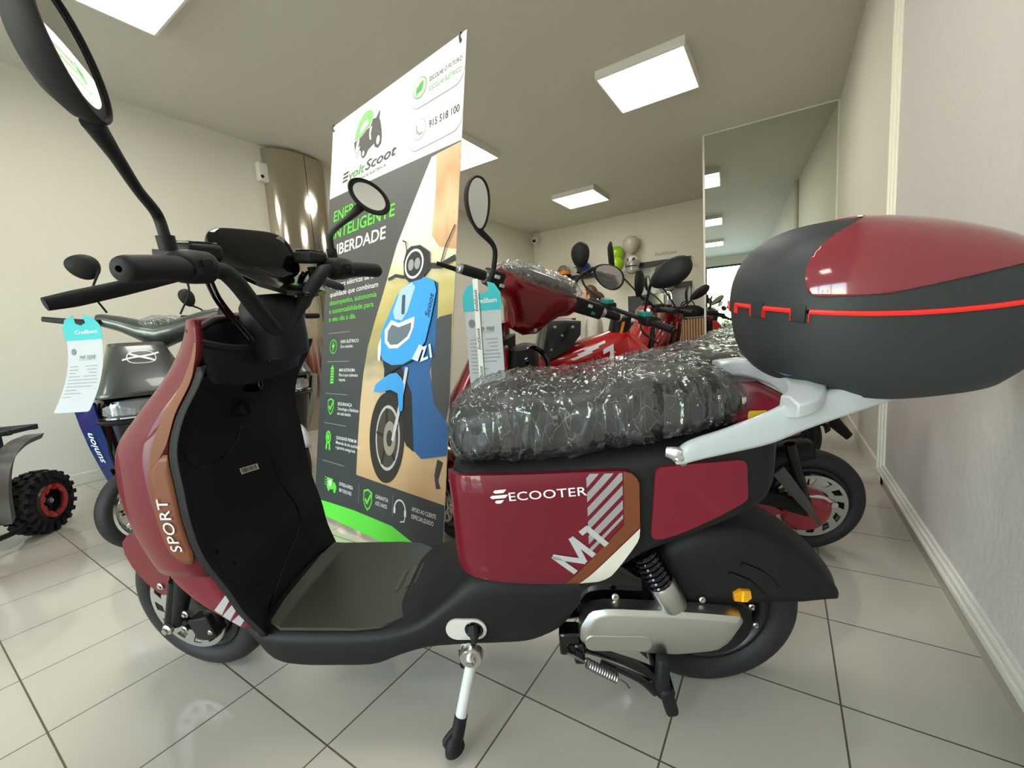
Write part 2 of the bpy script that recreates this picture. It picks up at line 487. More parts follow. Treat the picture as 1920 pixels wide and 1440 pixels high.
# right wall: far smooth part, near rough plaster panel framed by a band and a moulding
slab('wall_right', (XR+.004, YF-.1, 0), (XR+.15, YB+.1, ZC), wall_m)
slab('wall_right_panel', (XR-.012, YF, .13), (XR+.02, 2.66, ZC), plaster_m)
slab('trim_1', (XR-.008, YF, 0), (XR+.02, 2.76, .075), band_m)
slab('trim_2', (XR-.008, 2.70, 0), (XR+.02, 2.765, ZC), band_m)
mt = MB()
for k, (w, d) in enumerate(((.055, .022), (.034, .032), (.012, .04))):
    c = .1025
    mt.box((XR-.012-d+.012, YF, c-w/2), (XR+.02, 2.675+w/2, c+w/2))
tag(mt.build('trim_3', trim_m, bevel=.004), kind='structure')
mt = MB()
for k, (w, d) in enumerate(((.06, .022), (.036, .032), (.012, .04))):
    mt.box((XR-d, 2.672-w/2, .08), (XR+.02, 2.672+w/2, ZC))
tag(mt.build('trim_4', trim_m, bevel=.004), kind='structure')
slab('baseboard_left', (XL, YF, 0), (XL+.014, YB, .085), wall_m, bevel=.004)
slab('baseboard_right', (XR-.01, 2.77, 0), (XR+.004, YM, .085), wall_m, bevel=.004)
slab('baseboard_back', (XL, YB-.014, 0), (XR, YB, .085), wall_m, bevel=.004)

# shopfront wall behind the camera: glazing in a dark frame, lintel above, posts between
slab('wall_front', (XL-.1, YF-.15, 2.62), (XR+.15, YF, ZC), wall_m)
frame_m = mat('window_frame', (60, 62, 64), 0.4, 0.5)
glass_m = bpy.data.materials.new('window_glass'); glass_m.use_nodes = True
_nt = glass_m.node_tree; _nt.nodes.clear()
_o = _nt.nodes.new('ShaderNodeOutputMaterial'); _t = _nt.nodes.new('ShaderNodeBsdfTransparent'); _g = _nt.nodes.new('ShaderNodeBsdfGlossy')
_g.inputs['Roughness'].default_value = 0.0; _t.inputs[0].default_value = (.95, .97, .96, 1)
_fz = _nt.nodes.new('ShaderNodeFresnel'); _fz.inputs[0].default_value = 1.3; _mx = _nt.nodes.new('ShaderNodeMixShader')
_nt.links.new(_fz.outputs[0], _mx.inputs[0]); _nt.links.new(_t.outputs[0], _mx.inputs[1]); _nt.links.new(_g.outputs[0], _mx.inputs[2]); _nt.links.new(_mx.outputs[0], _o.inputs[0])
xs = [XL, -2.76, -1.16, XR]
for i in range(3):
    a, b = xs[i], xs[i+1]
    fr = MB()
    fr.box((a, YF-.1, 0), (a+.05, YF-.03, 2.62)).box((b-.05, YF-.1, 0), (b, YF-.03, 2.62))
    fr.box((a+.05, YF-.1, 0), (b-.05, YF-.03, .06)).box((a+.05, YF-.1, 2.56), (b-.05, YF-.03, 2.62))
    wo = tag(fr.build('window_%d' % (i+1), frame_m, bevel=.004), kind='structure')
    MB().box((a+.05, YF-.07, .06), (b-.05, YF-.062, 2.56)).build('pane', glass_m, wo, smooth=False)
# pavement outside the shopfront
slab('pavement_slab', (-12, -20, -.12), (9, YF-.2, -.02), mat('pavement', (196, 188, 172), .8, noise=(3, .1)))

# full-height mirror wall facing the shopfront
mir_m = mat('wall_mirror_glass', (214, 222, 214), 0.0, 1.0)
mw = tag(MB().box((-.755, YM+.004, 0), (XR, YM+.12, ZC)).build('wall_mirror', wall_m, smooth=False), kind='structure')
MB().box((-.735, YM, .02), (XR-.006, YM+.004, ZC-.004)).build('mirror_pane', mir_m, mw, smooth=False)
e = MB().box((-.757, YM-.004, 0), (-.737, YM+.0, ZC)).box((XR-.012, YM-.004, 0), (XR+.003, YM+.0, ZC)).box((-.757, YM-.004, ZC-.012), (XR, YM, ZC))
e.build('mirror_frame', mat('mirror_edge', (224, 224, 214), .3), mw, smooth=False)
mw.matrix_world = Matrix.Translation((XR, YM, 0)) @ Matrix.Rotation(radians(2.8), 4, 'Z') @ Matrix.Translation((-XR, -YM, 0))

# ceiling light panels
lampm = mat('lamp_diffuser', (255, 252, 244), .6, emit=((255, 252, 246), LAMP_STRENGTH))
lampf = mat('lamp_frame', (226, 224, 216), .4)
LX = {'l': -2.97, 'r': -.93}
lights = [(-.93, 3.78, 'square white ceiling light panel right of the banner top'),
          (-2.6, 6.27, 'square white ceiling light panel nearest the back wall'),
          (-3.0, 3.82, 'square white ceiling light panel half hidden behind the banner edge'),
          (-2.9, .92, 'square white ceiling light panel cut off by the top left of the view'),
          (-.93, .92, 'square white ceiling light panel above the maroon scooter, seen only in the wall mirror'),
          (-.93, -1.9, 'square white ceiling light panel close to the shopfront, seen only in the wall mirror'),
          (-2.95, -1.9, 'square white ceiling light panel over the left of the shopfront')]
proto = None
for x, y, lab in lights:
    if proto is None:
        proto = empty('ceiling_light', (x, y, ZC)); r = proto
        h = .335
        MB().box((-h, -h, -.065), (h, -h+.014, 0)).box((-h, h-.014, -.065), (h, h, 0)).box((-h, -h+.014, -.065), (-h+.014, h-.014, 0)).box((h-.014, -h+.014, -.065), (h, h-.014, 0)).build('frame', lampf, r, smooth=False)
        MB().box((-h+.014, -h+.014, -.06), (h-.014, h-.014, -.02)).build('diffuser', lampm, r, smooth=False)
    else:
        r = copy_tree(proto); r.location = (x, y, ZC)
    tag(r, lab, 'ceiling light', 'ceiling light panels')

# stainless clad half column on the left wall
ss = mat('stainless_sheet', (196, 188, 172), .13, 1.0, bump=(5, .05, .01))
cl = empty('steel_column', (XL, 2.76, 0), label='polished stainless steel clad half column against the left wall', cat='column')
def colpts(a0, a1, n=14):
    return [(.17*sin(a0+(a1-a0)*k/n), -.335*cos(a0+(a1-a0)*k/n)) for k in range(n+1)]
for nm, a0, a1 in (('near_sheet', .0, 1.62), ('far_sheet', 1.64, pi)):
    pts = colpts(a0, a1)
    poly = pts+[(0, pts[-1][1]), (0, pts[0][1])] if nm == 'near_sheet' else pts+[(0, pts[0][1])]
    MB().prism([(x+.001, y) for x, y in poly], lambda u, v: Vector((u, v, 0)), lambda u, v: Vector((u, v, 2.87))).build('cladding_sheet', ss, cl, angle=25)
def sensor(x, y, z, name, label):
    r = empty(name, (x, y, z), label=label, cat='sensor')
    return r
wplas = mat('white_plastic', (224, 224, 218), .4)
r = empty('security_camera', (XL+.02, 2.40, 2.63), label='small white security sensor beside the steel column', cat='camera')
MB().box((-.02, -.05, -.09), (.05, .05, .09)).build('housing', wplas, r, bevel=.018, seg=3)
MB().lathe([(.0, .012), (.014, .012), (.018, 0)], (.045, -.02, -.05), (1, -.4, 0), 16).build('lens', M['black_gloss'], r)
r = empty('security_camera', (XL+.12, YB-.14, 2.74), label='white security camera with cable duct in the far corner under the ceiling', cat='camera')
MB().lathe([(.0, .16), (.05, .16), (.065, .14), (.065, .02), (.05, 0), (0, 0)], (0, 0, 0), (.3, -1, -.25), 24).build('housing', wplas, r)
MB().lathe([(.0, .172), (.036, .17), (.044, .155)], (0, 0, 0), (.3, -1, -.25), 20).build('lens', M['black_gloss'], r)
MB().box((-.03, .06, -.05), (.03, .14, .1)).build('bracket', wplas, r, bevel=.008)
MB().box((-.012, .115, -1.4), (.012, .14, -.05)).box((-.045, .1, -.62), (.045, .14, -.42)).build('cable_duct', wplas, r, bevel=.006)
# ================================================================== the maroon scooter in front
LEAN = radians(7)
def bike_matrix(o, ang, lean):
    """x forward, y to the rider's left, z up; leaning to the left by lean"""
    A = Vector((cos(ang), sin(ang), 0)); L = Vector((-sin(ang), cos(ang), 0)); Z = Vector((0, 0, 1))
    up = Z*cos(lean)+L*sin(lean); lt = L*cos(lean)-Z*sin(lean)
    return Matrix(((A.x, lt.x, up.x, o[0]), (A.y, lt.y, up.y, o[1]), (A.z, lt.z, up.z, o[2]), (0, 0, 0, 1)))

def make_wheel(parent, c, R, w, steer=0.0, rim_r=0.62, style='disc', name='wheel', rim_mat=None, label=None):
    """hub and rim part with tyre (and disc) sub-parts; axle along y turned by steer"""
    c = Vector(c); rotm = Matrix.Rotation(steer, 3, 'Z')
    xf = lambda p: c + rotm @ p
    rim_mat = rim_mat or M['rim']
    rr = R*rim_r
    b = MB(xf)
    b.lathe([(rr+.006, -w*.36), (rr+.008, -w*.30), (rr-.012, -w*.27), (rr-.02, 0), (rr-.012, w*.27), (rr+.008, w*.30), (rr+.006, w*.36), (rr-.004, w*.40), (rr-.012, w*.36), (rr-.024, w*.2), (rr-.03, 0), (rr-.024, -w*.2), (rr-.012, -w*.36), (rr-.004, -w*.40), (rr+.006, -w*.36)], (0, 0, 0), (0, 1, 0), 48)
    if style == 'spokes':
        for k in range(10):
            a = 2*pi*k/10
            for da in (-.06, .06):
                b.tube([(cos(a+da*2)*.03, 0, sin(a+da*2)*.03), (cos(a+da)*(rr-.016), w*.18, sin(a+da)*(rr-.016))], [.007, .006], 6, 1)
        b.lathe([(0, -w*.42), (.03, -w*.42), (.034, -w*.3), (.034, w*.3), (.03, w*.42), (0, w*.42)], (0, 0, 0), (0, 1, 0), 20)
    elif style == 'five':
        for k in range(5):
            a = 2*pi*k/5+.3
            b.tube([(cos(a)*.02, 0, sin(a)*.02), (cos(a)*rr*.55, w*.1, sin(a)*rr*.55), (cos(a)*(rr-.014), w*.12, sin(a)*(rr-.014))], [.02, .013, .02], 8, 3, flat=.6)
        b.lathe([(0, -w*.42), (.034, -w*.42), (.038, w*.42), (0, w*.42)], (0, 0, 0), (0, 1, 0), 20)
    else:
        b.lathe([(0, -w*.34), (rr*.8, -w*.30), (rr-.02, -w*.12), (rr-.02, w*.12), (rr*.8, w*.26), (rr*.45, w*.34), (.03, w*.42), (0, w*.42)], (0, 0, 0), (0, 1, 0), 40)
    hub = b.build(name, rim_mat, parent, label=label)
    t = MB(xf); prof = []
    for k in range(17):
        a = 2*pi*k/16
        ca, sa = cos(a), sin(a)
        prof.append((R-(R-rr)*.5+(R-rr)*.5*math.copysign(abs(ca)**.95, ca), w*.5*math.copysign(abs(sa)**.9, sa)))
    t.lathe(prof, (0, 0, 0), (0, 1, 0), 64)
    t.build('tyre', M['tyre'], hub)
    return hub, xf

def disc_geo(b, R, y, n=40, holes=12):
    """drilled brake disc: ring with slots, at height y along the axle"""
    r0, r1, r2, r3 = R*.56, R*.70, R*.90, R
    b.lathe([(r0, y-.002), (r1, y-.002), (r1, y+.002), (r0, y+.002), (r0, y-.002)], (0, 0, 0), (0, 1, 0), 48)
    b.lathe([(r2, y-.002), (r3, y-.002), (r3, y+.002), (r2, y+.002), (r2, y-.002)], (0, 0, 0), (0, 1, 0), 48)
    for k in range(holes):
        a0 = 2*pi*k/holes; a1 = a0+2*pi/holes*.52
        pts = []
        for q in range(5):
            a = a0+(a1-a0)*q/4; pts.append((cos(a)*r1, sin(a)*r1))
        for q in range(5):
            a = a1-(a1-a0)*q/4+.12; pts.append((cos(a)*r2, sin(a)*r2))
        b.prism(pts, lambda u, v: Vector((u, y-.002, v)), lambda u, v: Vector((u, y+.002, v)))

def bolt(b, p, ax, r=.007, h=.006):
    ax = Vector(ax).normalized(); ref = Vector((0, 0, 1)) if abs(ax.z) < .9 else Vector((1, 0, 0))
    b.lathe([(0, h), (r*.55, h), (r*.6, h*.7), (r*.6, h*.7), (r, h*.5), (r, 0), (0, 0)], p, ax, 10)

def bolts(root, parent, name, xf, specs):
    for p, ax, r_, h_ in specs:
        b = MB(xf); bolt(b, p, ax, r_, h_); b.build(name, M['bolt'], parent)

main = empty('electric_scooter', mw=bike_matrix((-.138, 1.08, 0), atan2(-.4554235, -.8902749), -0.0),
             label='maroon and black electric scooter with a top case and plastic wrapped seat, standing in front', cat='scooter')
main.matrix_world = Matrix(((-0.89027492, 0.4554235*cos(LEAN), 0.4554235*sin(LEAN), -.138), (-0.4554235, -0.89027492*cos(LEAN), -0.89027492*sin(LEAN), 1.08), (0, -sin(LEAN), cos(LEAN), 0), (0, 0, 0, 1)))

# ---- wheels
STEER = radians(-8)
fw_c = (1.400, -.026, .212)
fwheel, fxf = make_wheel(main, fw_c, .212, .090, STEER, rim_r=.66, name='front_wheel')
b = MB(fxf); disc_geo(b, .124, .052)
b.build('brake_disc', M['disc'], fwheel)
b = MB(fxf)
b.tube([(-.045, .066, -.055), (-.09, .068, -.03), (-.105, .064, .03)], [.026, .034, .022], 10, 4, flat=.55)
b.obox((-.088, .074, -.015), (.036, .018, .030), (1, 0, -.3), (0, 1, 0), (.3, 0, 1))
b.tube([(0.0, .078, .0), (-.04, .074, -.03)], .012, 8, 1)
cal = b.build('brake_caliper', M['black'], main, bevel=.004)
bolts(main, cal, 'caliper_bolt', fxf, [((-.118, .092, -.02), (0, 1, 0), .007, .006), ((-.055, .092, .03), (0, 1, 0), .010, .01), ((-.034, .09, -.022), (0, 1, 0), .009, .01)])
# rear wheel
rw_c = (.035, 0, .212)
rwheel, rxf = make_wheel(main, rw_c, .212, .092, 0, rim_r=.62, name='rear_wheel')
b = MB(rxf)
b.lathe([(0, .075), (.05, .075), (.085, .068), (.09, .05), (0.09, .03)], (0, 0, 0), (0, 1, 0), 36)
b.tube([(.06, .085, .09), (-.02, .088, .095), (-.07, .08, .05)], .006, 8, 5)
b.build('drum_brake', M['black_soft'], rwheel)
bolts(main, rwheel, 'brake_arm_bolt', rxf, [((-.072, .08, .062), (0, 1, 0), .007, .012), ((-.085, .078, .01), (0, 1, 0), .006, .01)])

# ---- fork legs, left and right
for sg in (1, -1):
    b = MB(fxf)
    y = .082*sg
    b.tube([(.005, y, -.015), (-.04, y, .07), (-.095, y, .2), (-.16, y*.95, .34)], [.019, .021, .021, .018], 14, 1)
    b.tube([(.018, y+.012*sg, -.02), (-.05, y+.012*sg, .13)], [.012, .012], 8, 1)
    fk = b.build('fork_leg', M['black'], main)
    b = MB(fxf); bolt(b, (.006, y+.019*sg, -.016), (0, sg, 0), .015, .016)
    b.build('axle_nut', M['bolt'], fk)

# ---- front mudguard
b = MB(fxf)
rings = []
for k in range(15):
    a = radians(58+k*(122-58)/14)          # from the front of the wheel over the top
    rad = .226+.008*sin(pi*k/14)
    wd = .064 + .012*sin(pi*min(1, k/10))
    if k == 0: wd *= .8
    ring = []
    for j in range(13):
        u = -1+2*j/12
        drop = .075*abs(u)**3.2
        r_ = rad+.03-drop-.012*u*u
        ring.append(Vector((cos(a)*r_, wd*math.copysign(abs(u)**.8, u), sin(a)*r_)))
    rings.append(ring)
b.loft(rings, closed=False)
fend = b.build('front_mudguard', M['maroon'], main, angle=50, out=fw_c)
sol = fend.modifiers.new('thick', 'SOLIDIFY'); sol.thickness = .004; sol.offset = -1
for sg in (1, -1):      # side plate reaching down to the fork
    poly = [(.062, .105), (.088, .150), (.100, .190), (.098, .225), (.072, .248), (.02, .268), (-.06, .262), (-.065, .22), (-.03, .135), (-.004, .088), (.010, .072), (.024, .070), (.036, .078)]
    b = MB(fxf)
    def pm(u, v, d, sg=sg): return Vector((u, sg*(.083+.006*sin((v-.06)*14)+d), v))
    b.patch([poly], pm, .02, .005)
    sp = b.build('mudguard_side', M['maroon'], fend, angle=50)
    bolts(main, fend, 'mudguard_bolt', fxf, [((-.022, .088*sg, .170), (0, sg, 0), .010, .008), ((.012, .086*sg, .102), (0, sg, 0), .010, .008)])

# ---- leg shield: outer maroon cowl, black inner shell
ZS = [.27, .34, .40, .50, .58, .66, .74, .81, .88, .94, .99]
S_EDGE = [1.085, 1.112, 1.122, 1.146, 1.150, 1.148, 1.144, 1.114, 1.062, 1.035, 1.028]   # edge between cowl and inner shell at the sides
W_EDGE = [.150, .163, .172, .186, .190, .187, .182, .176, .171, .168, .165]
S_NOSE = [1.18, 1.265, 1.315, 1.348, 1.362, 1.362, 1.335, 1.262, 1.200, 1.165, 1.135]
NEXP = [.40, .42, .46, .60, .62, .62, .64, .72, 1.0, 1.3, 1.45]
TEXP = [.72, .72, .72, .72, .72, .72, .72, .76, .95, 1.2, 1.3]
def edge(z): return interp(ZS, S_EDGE, z)
def wid(z): return interp(ZS, W_EDGE, z)
def nose(z): return interp(ZS, S_NOSE, z)
def cowl_pt(z, u, d=0.0):
    """u -1..1 across from right edge over the nose to the left edge"""
    e, w, n = edge(z), wid(z), nose(z)
    a = u*pi/2
    s = e+(n-e)*max(0, cos(a))**interp(ZS, NEXP, z)
    t = w*math.copysign(abs(sin(a))**interp(ZS, TEXP, z), sin(a))
    p = Vector((s, t, z))
    if d:
        ds = Vector((cos(a)*.8+.12, sin(a), 0)).normalized()
        p += ds*d
    return p
def cowl_mesh(z0, z1, nz, d=0.0, u0=-1, u1=1, nu=40):
    b = MB(); rings = []
    for i in range(nz+1):
        z = z0+(z1-z0)*i/nz
        rings.append([cowl_pt(z, u0+(u1-u0)*j/nu, d) for j in range(nu+1)])
    b.loft(rings, closed=False)
    return b
cowl = cowl_mesh(.445, .992, 30, .012).build('front_cowl', M['maroon'], main, angle=45, out=(1.1, 0, .7))
sm = cowl.modifiers.new('thick', 'SOLIDIFY'); sm.thickness = .012; sm.offset = -1
for u0, u1 in ((.42, 1), (-1, -.42)):
    lw_ = cowl_mesh(.27, .47, 12, 0.0, u0, u1, 30).build('lower_cowl', M['maroon_matte'], main, angle=45, out=(1.1, 0, .36))
    sm = lw_.modifiers.new('thick', 'SOLIDIFY'); sm.thickness = .008; sm.offset = -1
    if u0 > 0: low = lw_
# a map from side view (s, z) onto the left cowl flank
def flank(s, z, d=0.0, base=.012):
    lo, hi = .3, 1.0
    for _ in range(28):
        m_ = (lo+hi)/2
        if cowl_pt(z, m_).x > s: lo = m_
        else: hi = m_
    p = cowl_pt(z, hi, base+d)
    if hi > .999: p.x = s
    return p
# copper trim along the left edge: upper slim part and the SPORT blade
def edge_strip(b, prof, dd):
    """prof: (z, offset of the rear border, offset of the front border) from the shell edge, forward"""
    rings = []
    for z, o0, o1 in prof:
        e = edge(z)
        ring = []
        for q in range(5):
            o = o0+(o1-o0)*q/4
            p = flank(e+max(o, .0001), z, dd)
            if o < 0: p = Vector((e+o, wid(z)+.012+dd, z))
            ring.append(p)
        rings.append(ring)
    b.loft(rings, closed=False)
def zlerp(keys, n):
    keys = sorted(keys); zs = [k[0] for k in keys]; out = []
    for i in range(n+1):
        z = zs[0]+(zs[-1]-zs[0])*i/n
        out.append((z, interp(zs, [k[1] for k in keys], z), interp(zs, [k[2] for k in keys], z)))
    return out
b = MB(); edge_strip(b, zlerp([(.95, .0, .004), (.90, .0, .012), (.82, .0, .022), (.77, .0, .028), (.735, .010, .036), (.71, .032, .044)], 16), .002)
b.build('copper_trim', M['copper'], cowl, angle=50)
b = MB(); edge_strip(b, zlerp([(.735, -.004, .004), (.70, -.004, .042), (.62, -.004, .048), (.54, -.003, .048), (.51, -.002, .044), (.485, .012, .03)], 16), .005)
bl = b.build('copper_blade', M['copper'], cowl, angle=50, out=(1.1, 0, .6))
sol = bl.modifiers.new('thick', 'SOLIDIFY'); sol.thickness = .004; sol.offset = -1
vs, fs = text_geo('SPORT', .035, bold=.002, xs=1.12, spacing=1.08)
def sport_map(u, v, d):
    z = .52+u; s = edge(z)+.011+v
    return flank(s, z, .0085+d)
b = MB(); b.patch([], sport_map, .012, .0, tri=(vs, fs))
b.build('sport_lettering', M['white_print'], cowl, angle=60)
# three silver stripes low on the flank
b = MB()
for k in range(3):
    z0 = .392-.031*k
    base_ = [(0, 0), (.017, -.014), (-.024+.006*k, -.073+.012*k), (-.041+.006*k, -.057+.012*k)]
    pts = [(edge(z0)+.004-q[0]*.0+q[0]*-1*-1, z0+q[1]) for q in base_]
    pts = [(edge(z0)+.002, z0), (edge(z0-.016)+.002, z0-.016), (edge(z0-.016)+.050-.008*k, z0-.076+.012*k), (edge(z0)+.060-.008*k, z0-.060+.012*k)]
    b.patch([pts], lambda u, v, d: flank(u, v, .0015, 0.0), .012)
b.build('stripe_decal', M['silver'], low, angle=60)
# inner shell
def inner_pt(z, u):
    e, w = edge(z), wid(z)
    depth = interp([.27, .36, .46, .58, .74, .86, .90], [.02, .025, .045, .055, .075, .06, .04], z)
    s = e-.006+depth*(1-abs(u)**3.0)
    k = max(0, (abs(u)-.86)/.14)
    s -= .016*k
    return Vector((s, w*u*1.015+math.copysign(.013*k*k, u), z))
b = MB(); rings = []
for i in range(36):
    z = .265+(.905-.265)*i/35
    ring = [inner_pt(z, -1+2*j/36) for j in range(37)]
    ring = [ring[0]+Vector((.012, -.001, 0))]+ring+[ring[-1]+Vector((.012, .001, 0))]
    rings.append(ring)
b.loft(rings, closed=False)
inner = b.build('leg_shield', M['black'], main, angle=45)
sm = inner.modifiers.new('thick', 'SOLIDIFY'); sm.thickness = .006; sm.offset = 0
# open tray at the top: a cup with a thick rounded lip
b = MB()
def cup_ring(f, dz, n=56):
    out = []
    for k in range(n):
        a = 2*pi*k/n; c, q = cos(a), sin(a)
        t = (.166*f)*math.copysign(abs(q)**.62, q)
        rr_ = abs(c)**.55
        if c < 0: s = 1.070-(.044*f)*rr_+.012*(1-(t/.176)**2)*f
        else: s = 1.062+.050*f*abs(c)**1.1; t *= 1-.42*abs(c)
        t *= 1-.14*min(1, max(0, (s-1.045)/.05))
        z = .912+.040*abs(t/.176)**2.2*(1 if t > 0 else .35)+(.075*max(0, s-1.035)/.085 if c > -.2 else 0)
        out.append(Vector((s, t, z+dz)))
    return out
b.loft([cup_ring(.90, -.075), cup_ring(.96, -.06), cup_ring(1.0, -.04), cup_ring(1.015, -.018), cup_ring(1.0, -.003), cup_ring(.965, .003), cup_ring(.92, -.003), cup_ring(.88, -.02), cup_ring(.85, -.07)], caps=(True, True))
cup = b.build('shield_tray', M['black'], main, angle=50)
lp_ = cup_ring(.985, .004, 72); rings = []
for i, p in enumerate(lp_):
    d_ = (lp_[(i+1) % 72]-lp_[i-1]).normalized(); a_ = Vector((0, 0, 1)); a_ = (a_-d_*a_.dot(d_)).normalized(); b_ = d_.cross(a_)
    rings.append([p+a_*.0075*cos(2*pi*k/12)+b_*.0085*sin(2*pi*k/12) for k in range(12)])
b = MB(); b.loft(rings, wrap=True); b.build('tray_lip', M['black_soft'], cup, angle=80)
b = MB(); b.lathe([(0, .003), (.012, .003), (.014, 0)], (1.0335, -.105, .900), (-1, .0, .05), 20)
b.build('green_badge', M['green_mark'], cup)
# ignition knob, small sockets and bag hook on the inner shell
b = MB()
b.lathe([(0, .03), (.016, .03), (.02, .024), (.024, 0)], inner_pt(.745, -.45)+Vector((.006, 0, 0)), (-1, .1, .1), 20)
b.obox(inner_pt(.745, -.45)+Vector((-.03, 0, 0)), (.008, .005, .016), (1, 0, 0), (0, 1, 0), (0, 0, 1))
b.build('ignition_switch', M['black_soft'], inner)
b = MB()
p0 = inner_pt(.80, -.5)
b.tube([p0+Vector((.01, 0, 0)), p0+Vector((-.035, 0, -.004)), p0+Vector((-.045, .004, .018))], [.011, .009, .007], 10, 4)
b.build('bag_hook', M['black_gloss'], inner)
for z, u in ((.47, .78), (.42, .66), (.335, .55), (.885, .78)):
    b = MB(); p0 = inner_pt(z, u)
    b.lathe([(0, -.001), (.006, -.001), (.0075, .003), (.0095, .003), (.0105, 0)], p0+Vector((-.001, 0, 0)), (-1, .2, .15), 14)
    b.build('screw_cap', M['black_soft'], inner)
for nm, seq in (('pocket_seam', [(.70, .62), (.655, .45), (.645, .1), (.665, -.25), (.70, -.42)]), ('panel_seam', [(.60, -.66), (.50, -.70), (.42, -.74), (.37, -.62), (.335, -.2), (.30, .35), (.285, .72)])):
    b = MB(); b.tube([inner_pt(z, u)+Vector((-.003, 0, 0)) for z, u in seq], .0022, 8, 8); b.build(nm, M['black_gloss'], inner)
# barcode sticker
def stick_map(u, v, d):
    p = inner_pt(.585+v*.92-u*.28, -.28-u*7.0)
    return p+Vector((-.0065+d, .0, .0005))
b = MB(); b.patch([[(-.021, -.009), (.021, -.009), (.021, .009), (-.021, .009)]], stick_map, .008)
sk = b.build('barcode_sticker', M['sticker'], inner)
b = MB(); x = -.018
while x < .017:
    w_ = random.choice((.0008, .0012, .002)); b.patch([[(x, -.006), (x+w_, -.006), (x+w_, .007), (x, .007)]], lambda u, v, d: stick_map(u, v, -.0008), 0); x += w_+random.choice((.0008, .0014))
b.build('barcode', M['black_print'], sk)

# ---- floor tunnel / underbody
US = [.34, .383, .424, .465, .53, .585, .63, .697, .754, .815, .90, 1.017, 1.07, 1.105, 1.135]
UB = [.315, .250, .222, .208, .203, .203, .204, .209, .197, .170, .164, .163, .180, .235, .272]
UT = [.392, .395, .40, .405, .41, .40, .36, .305, .286, .282, .278, .277, .277, .278, .300]
UW = [.138, .142, .146, .15, .152, .154, .154, .160, .167, .170, .170, .168, .164, .156, .148]
b = MB()
b.loft([secring(s, zb, zt, w, 4.5, 44) for s, zb, zt, w in zip(
    [US[0]+(US[-1]-US[0])*k/44 for k in range(45)],
    [interp(US, UB, US[0]+(US[-1]-US[0])*k/44) for k in range(45)],
    [interp(US, UT, US[0]+(US[-1]-US[0])*k/44) for k in range(45)],
    [interp(US, UW, US[0]+(US[-1]-US[0])*k/44) for k in range(45)])])
under = b.build('underbody', M['black'], main, angle=40)
# floor mat
plan = [(1.058, -.15), (1.066, -.08), (1.066, .08), (1.058, .15), (1.03, .160), (.85, .160), (.79, .152), (.73, .118), (.68, .095), (.66, .085), (.645, .05), (.64, 0), (.645, -.05), (.66, -.085), (.68, -.095), (.73, -.118), (.79, -.152), (.85, -.160), (1.03, -.160)]
def mat_map(u, v, d):
    z = .284 + .012*max(0, (u-1.03)/.036) + .018*max(0, (.74-u)/.1) - .006*(abs(v)/.16)**2*0
    g = 0
    return Vector((u, v, z+d+g))
b = MB(); b.patch([plan], mat_map, .008, .008)
fm = b.build('floor_mat', M['mat_rubber'], main, angle=60)
b = MB()
for k in range(3):
    b.patch([rrect(.745+k*.022, -.06+.012*k, .757+k*.022, .02+.012*k, .006)], lambda u, v, d: mat_map(u, v, .002), 0, .001)
b.build('mat_emblem', mat('mat_emblem', (66, 66, 57), .35), fm)
# charging port cover on the left
def under_side(s, z, d=0.0):
    w = interp(US, UW, s); zb = interp(US, UB, s); zt = interp(US, UT, s)
    q = max(-1, min(1, (z-(zb+zt)/2)/((zt-zb)/2)))
    return Vector((s, w*(1-abs(q)**4.5)**(1/4.5)+d, z))
b = MB(); b.patch([rrect(.549, .250, .640, .305, .0272, 8)], lambda u, v, d: under_side(u, v, .004+d), .015, .004)
pc = b.build('port_cover', mat('port_cover_white', (206, 202, 196), .35), main)
b = MB(); b.lathe([(0, .003), (.019, .003), (.021, 0)], under_side(.577, .278, .004), (0, 1, 0), 24)
b.build('port_hole', M['black_gloss'], pc)
b = MB(); b.tube([under_side(.578, .288, .004), under_side(.574, .276, .018), under_side(.573, .263, .022)], [.012, .010, .007], 10, 4)
b.build('port_plug', M['black_soft'], pc)

# ---- rear body shell
BS = [-.062, -.050, -.032, .005, .06, .112, .2, .27, .34, .42, .50, .55, .575, .588, .598, .606]
BB = [.63, .575, .545, .522, .50, .478, .442, .398, .384, .382, .385, .392, .395, .40, .42, .45]
BT = [.67, .690, .700, .702, .698, .690, .681, .673, .665, .660, .658, .658, .656, .652, .645, .63]
BW = [.085, .108, .122, .134, .143, .147, .150, .152, .153, .153, .152, .148, .138, .126, .105, .06]
def bprof(s): return interp(BS, BB, s), interp(BS, BT, s), interp(BS, BW, s)
b = MB(); N = 60; rings = []
for k in range(N+1):
    s = BS[0]+(BS[-1]-BS[0])*(.5-.5*cos(pi*k/N))
    zb, zt, w = bprof(s); rings.append(secring(s, zb, zt, w, 6, 48))
b.loft(rings)
body = b.build('rear_body', M['black'], main, angle=40)
def body_side(s, z, d=0.0, sg=1):
    s2 = min(max(s, BS[0]), .604)
    zb, zt, w = bprof(s2)
    # outward normal in plan
    w2 = bprof(min(.604, s2+.004))[2]; w1 = bprof(s2-.004)[2]
    sl = (w2-w1)/.008; nn = Vector((-sl, 1)).normalized()
    q = max(-1, min(1, (z-(zb+zt)/2)/((zt-zb)/2)))
    t = w*max(.05, 1-max(0, abs(q)-.55)**3*1.1)
    return Vector((s+nn.x*d, sg*(t+nn.y*d), z))
pan1 = [(.602, .630), (.592, .640), (.578, .643), (.563, .644), (.527, .646), (.421, .646), (.319, .648), (.262, .649), (.246, .648), (.234, .644), (.225, .635), (.220, .622), (.219, .526), (.2203, .506), (.2245, .494), (.2335, .479), (.277, .414), (.288, .404), (.303, .397), (.344, .394), (.438, .393), (.494, .397), (.560, .406), (.580, .412), (.592, .425), (.599, .45), (.602, .51), (.6025, .58)]
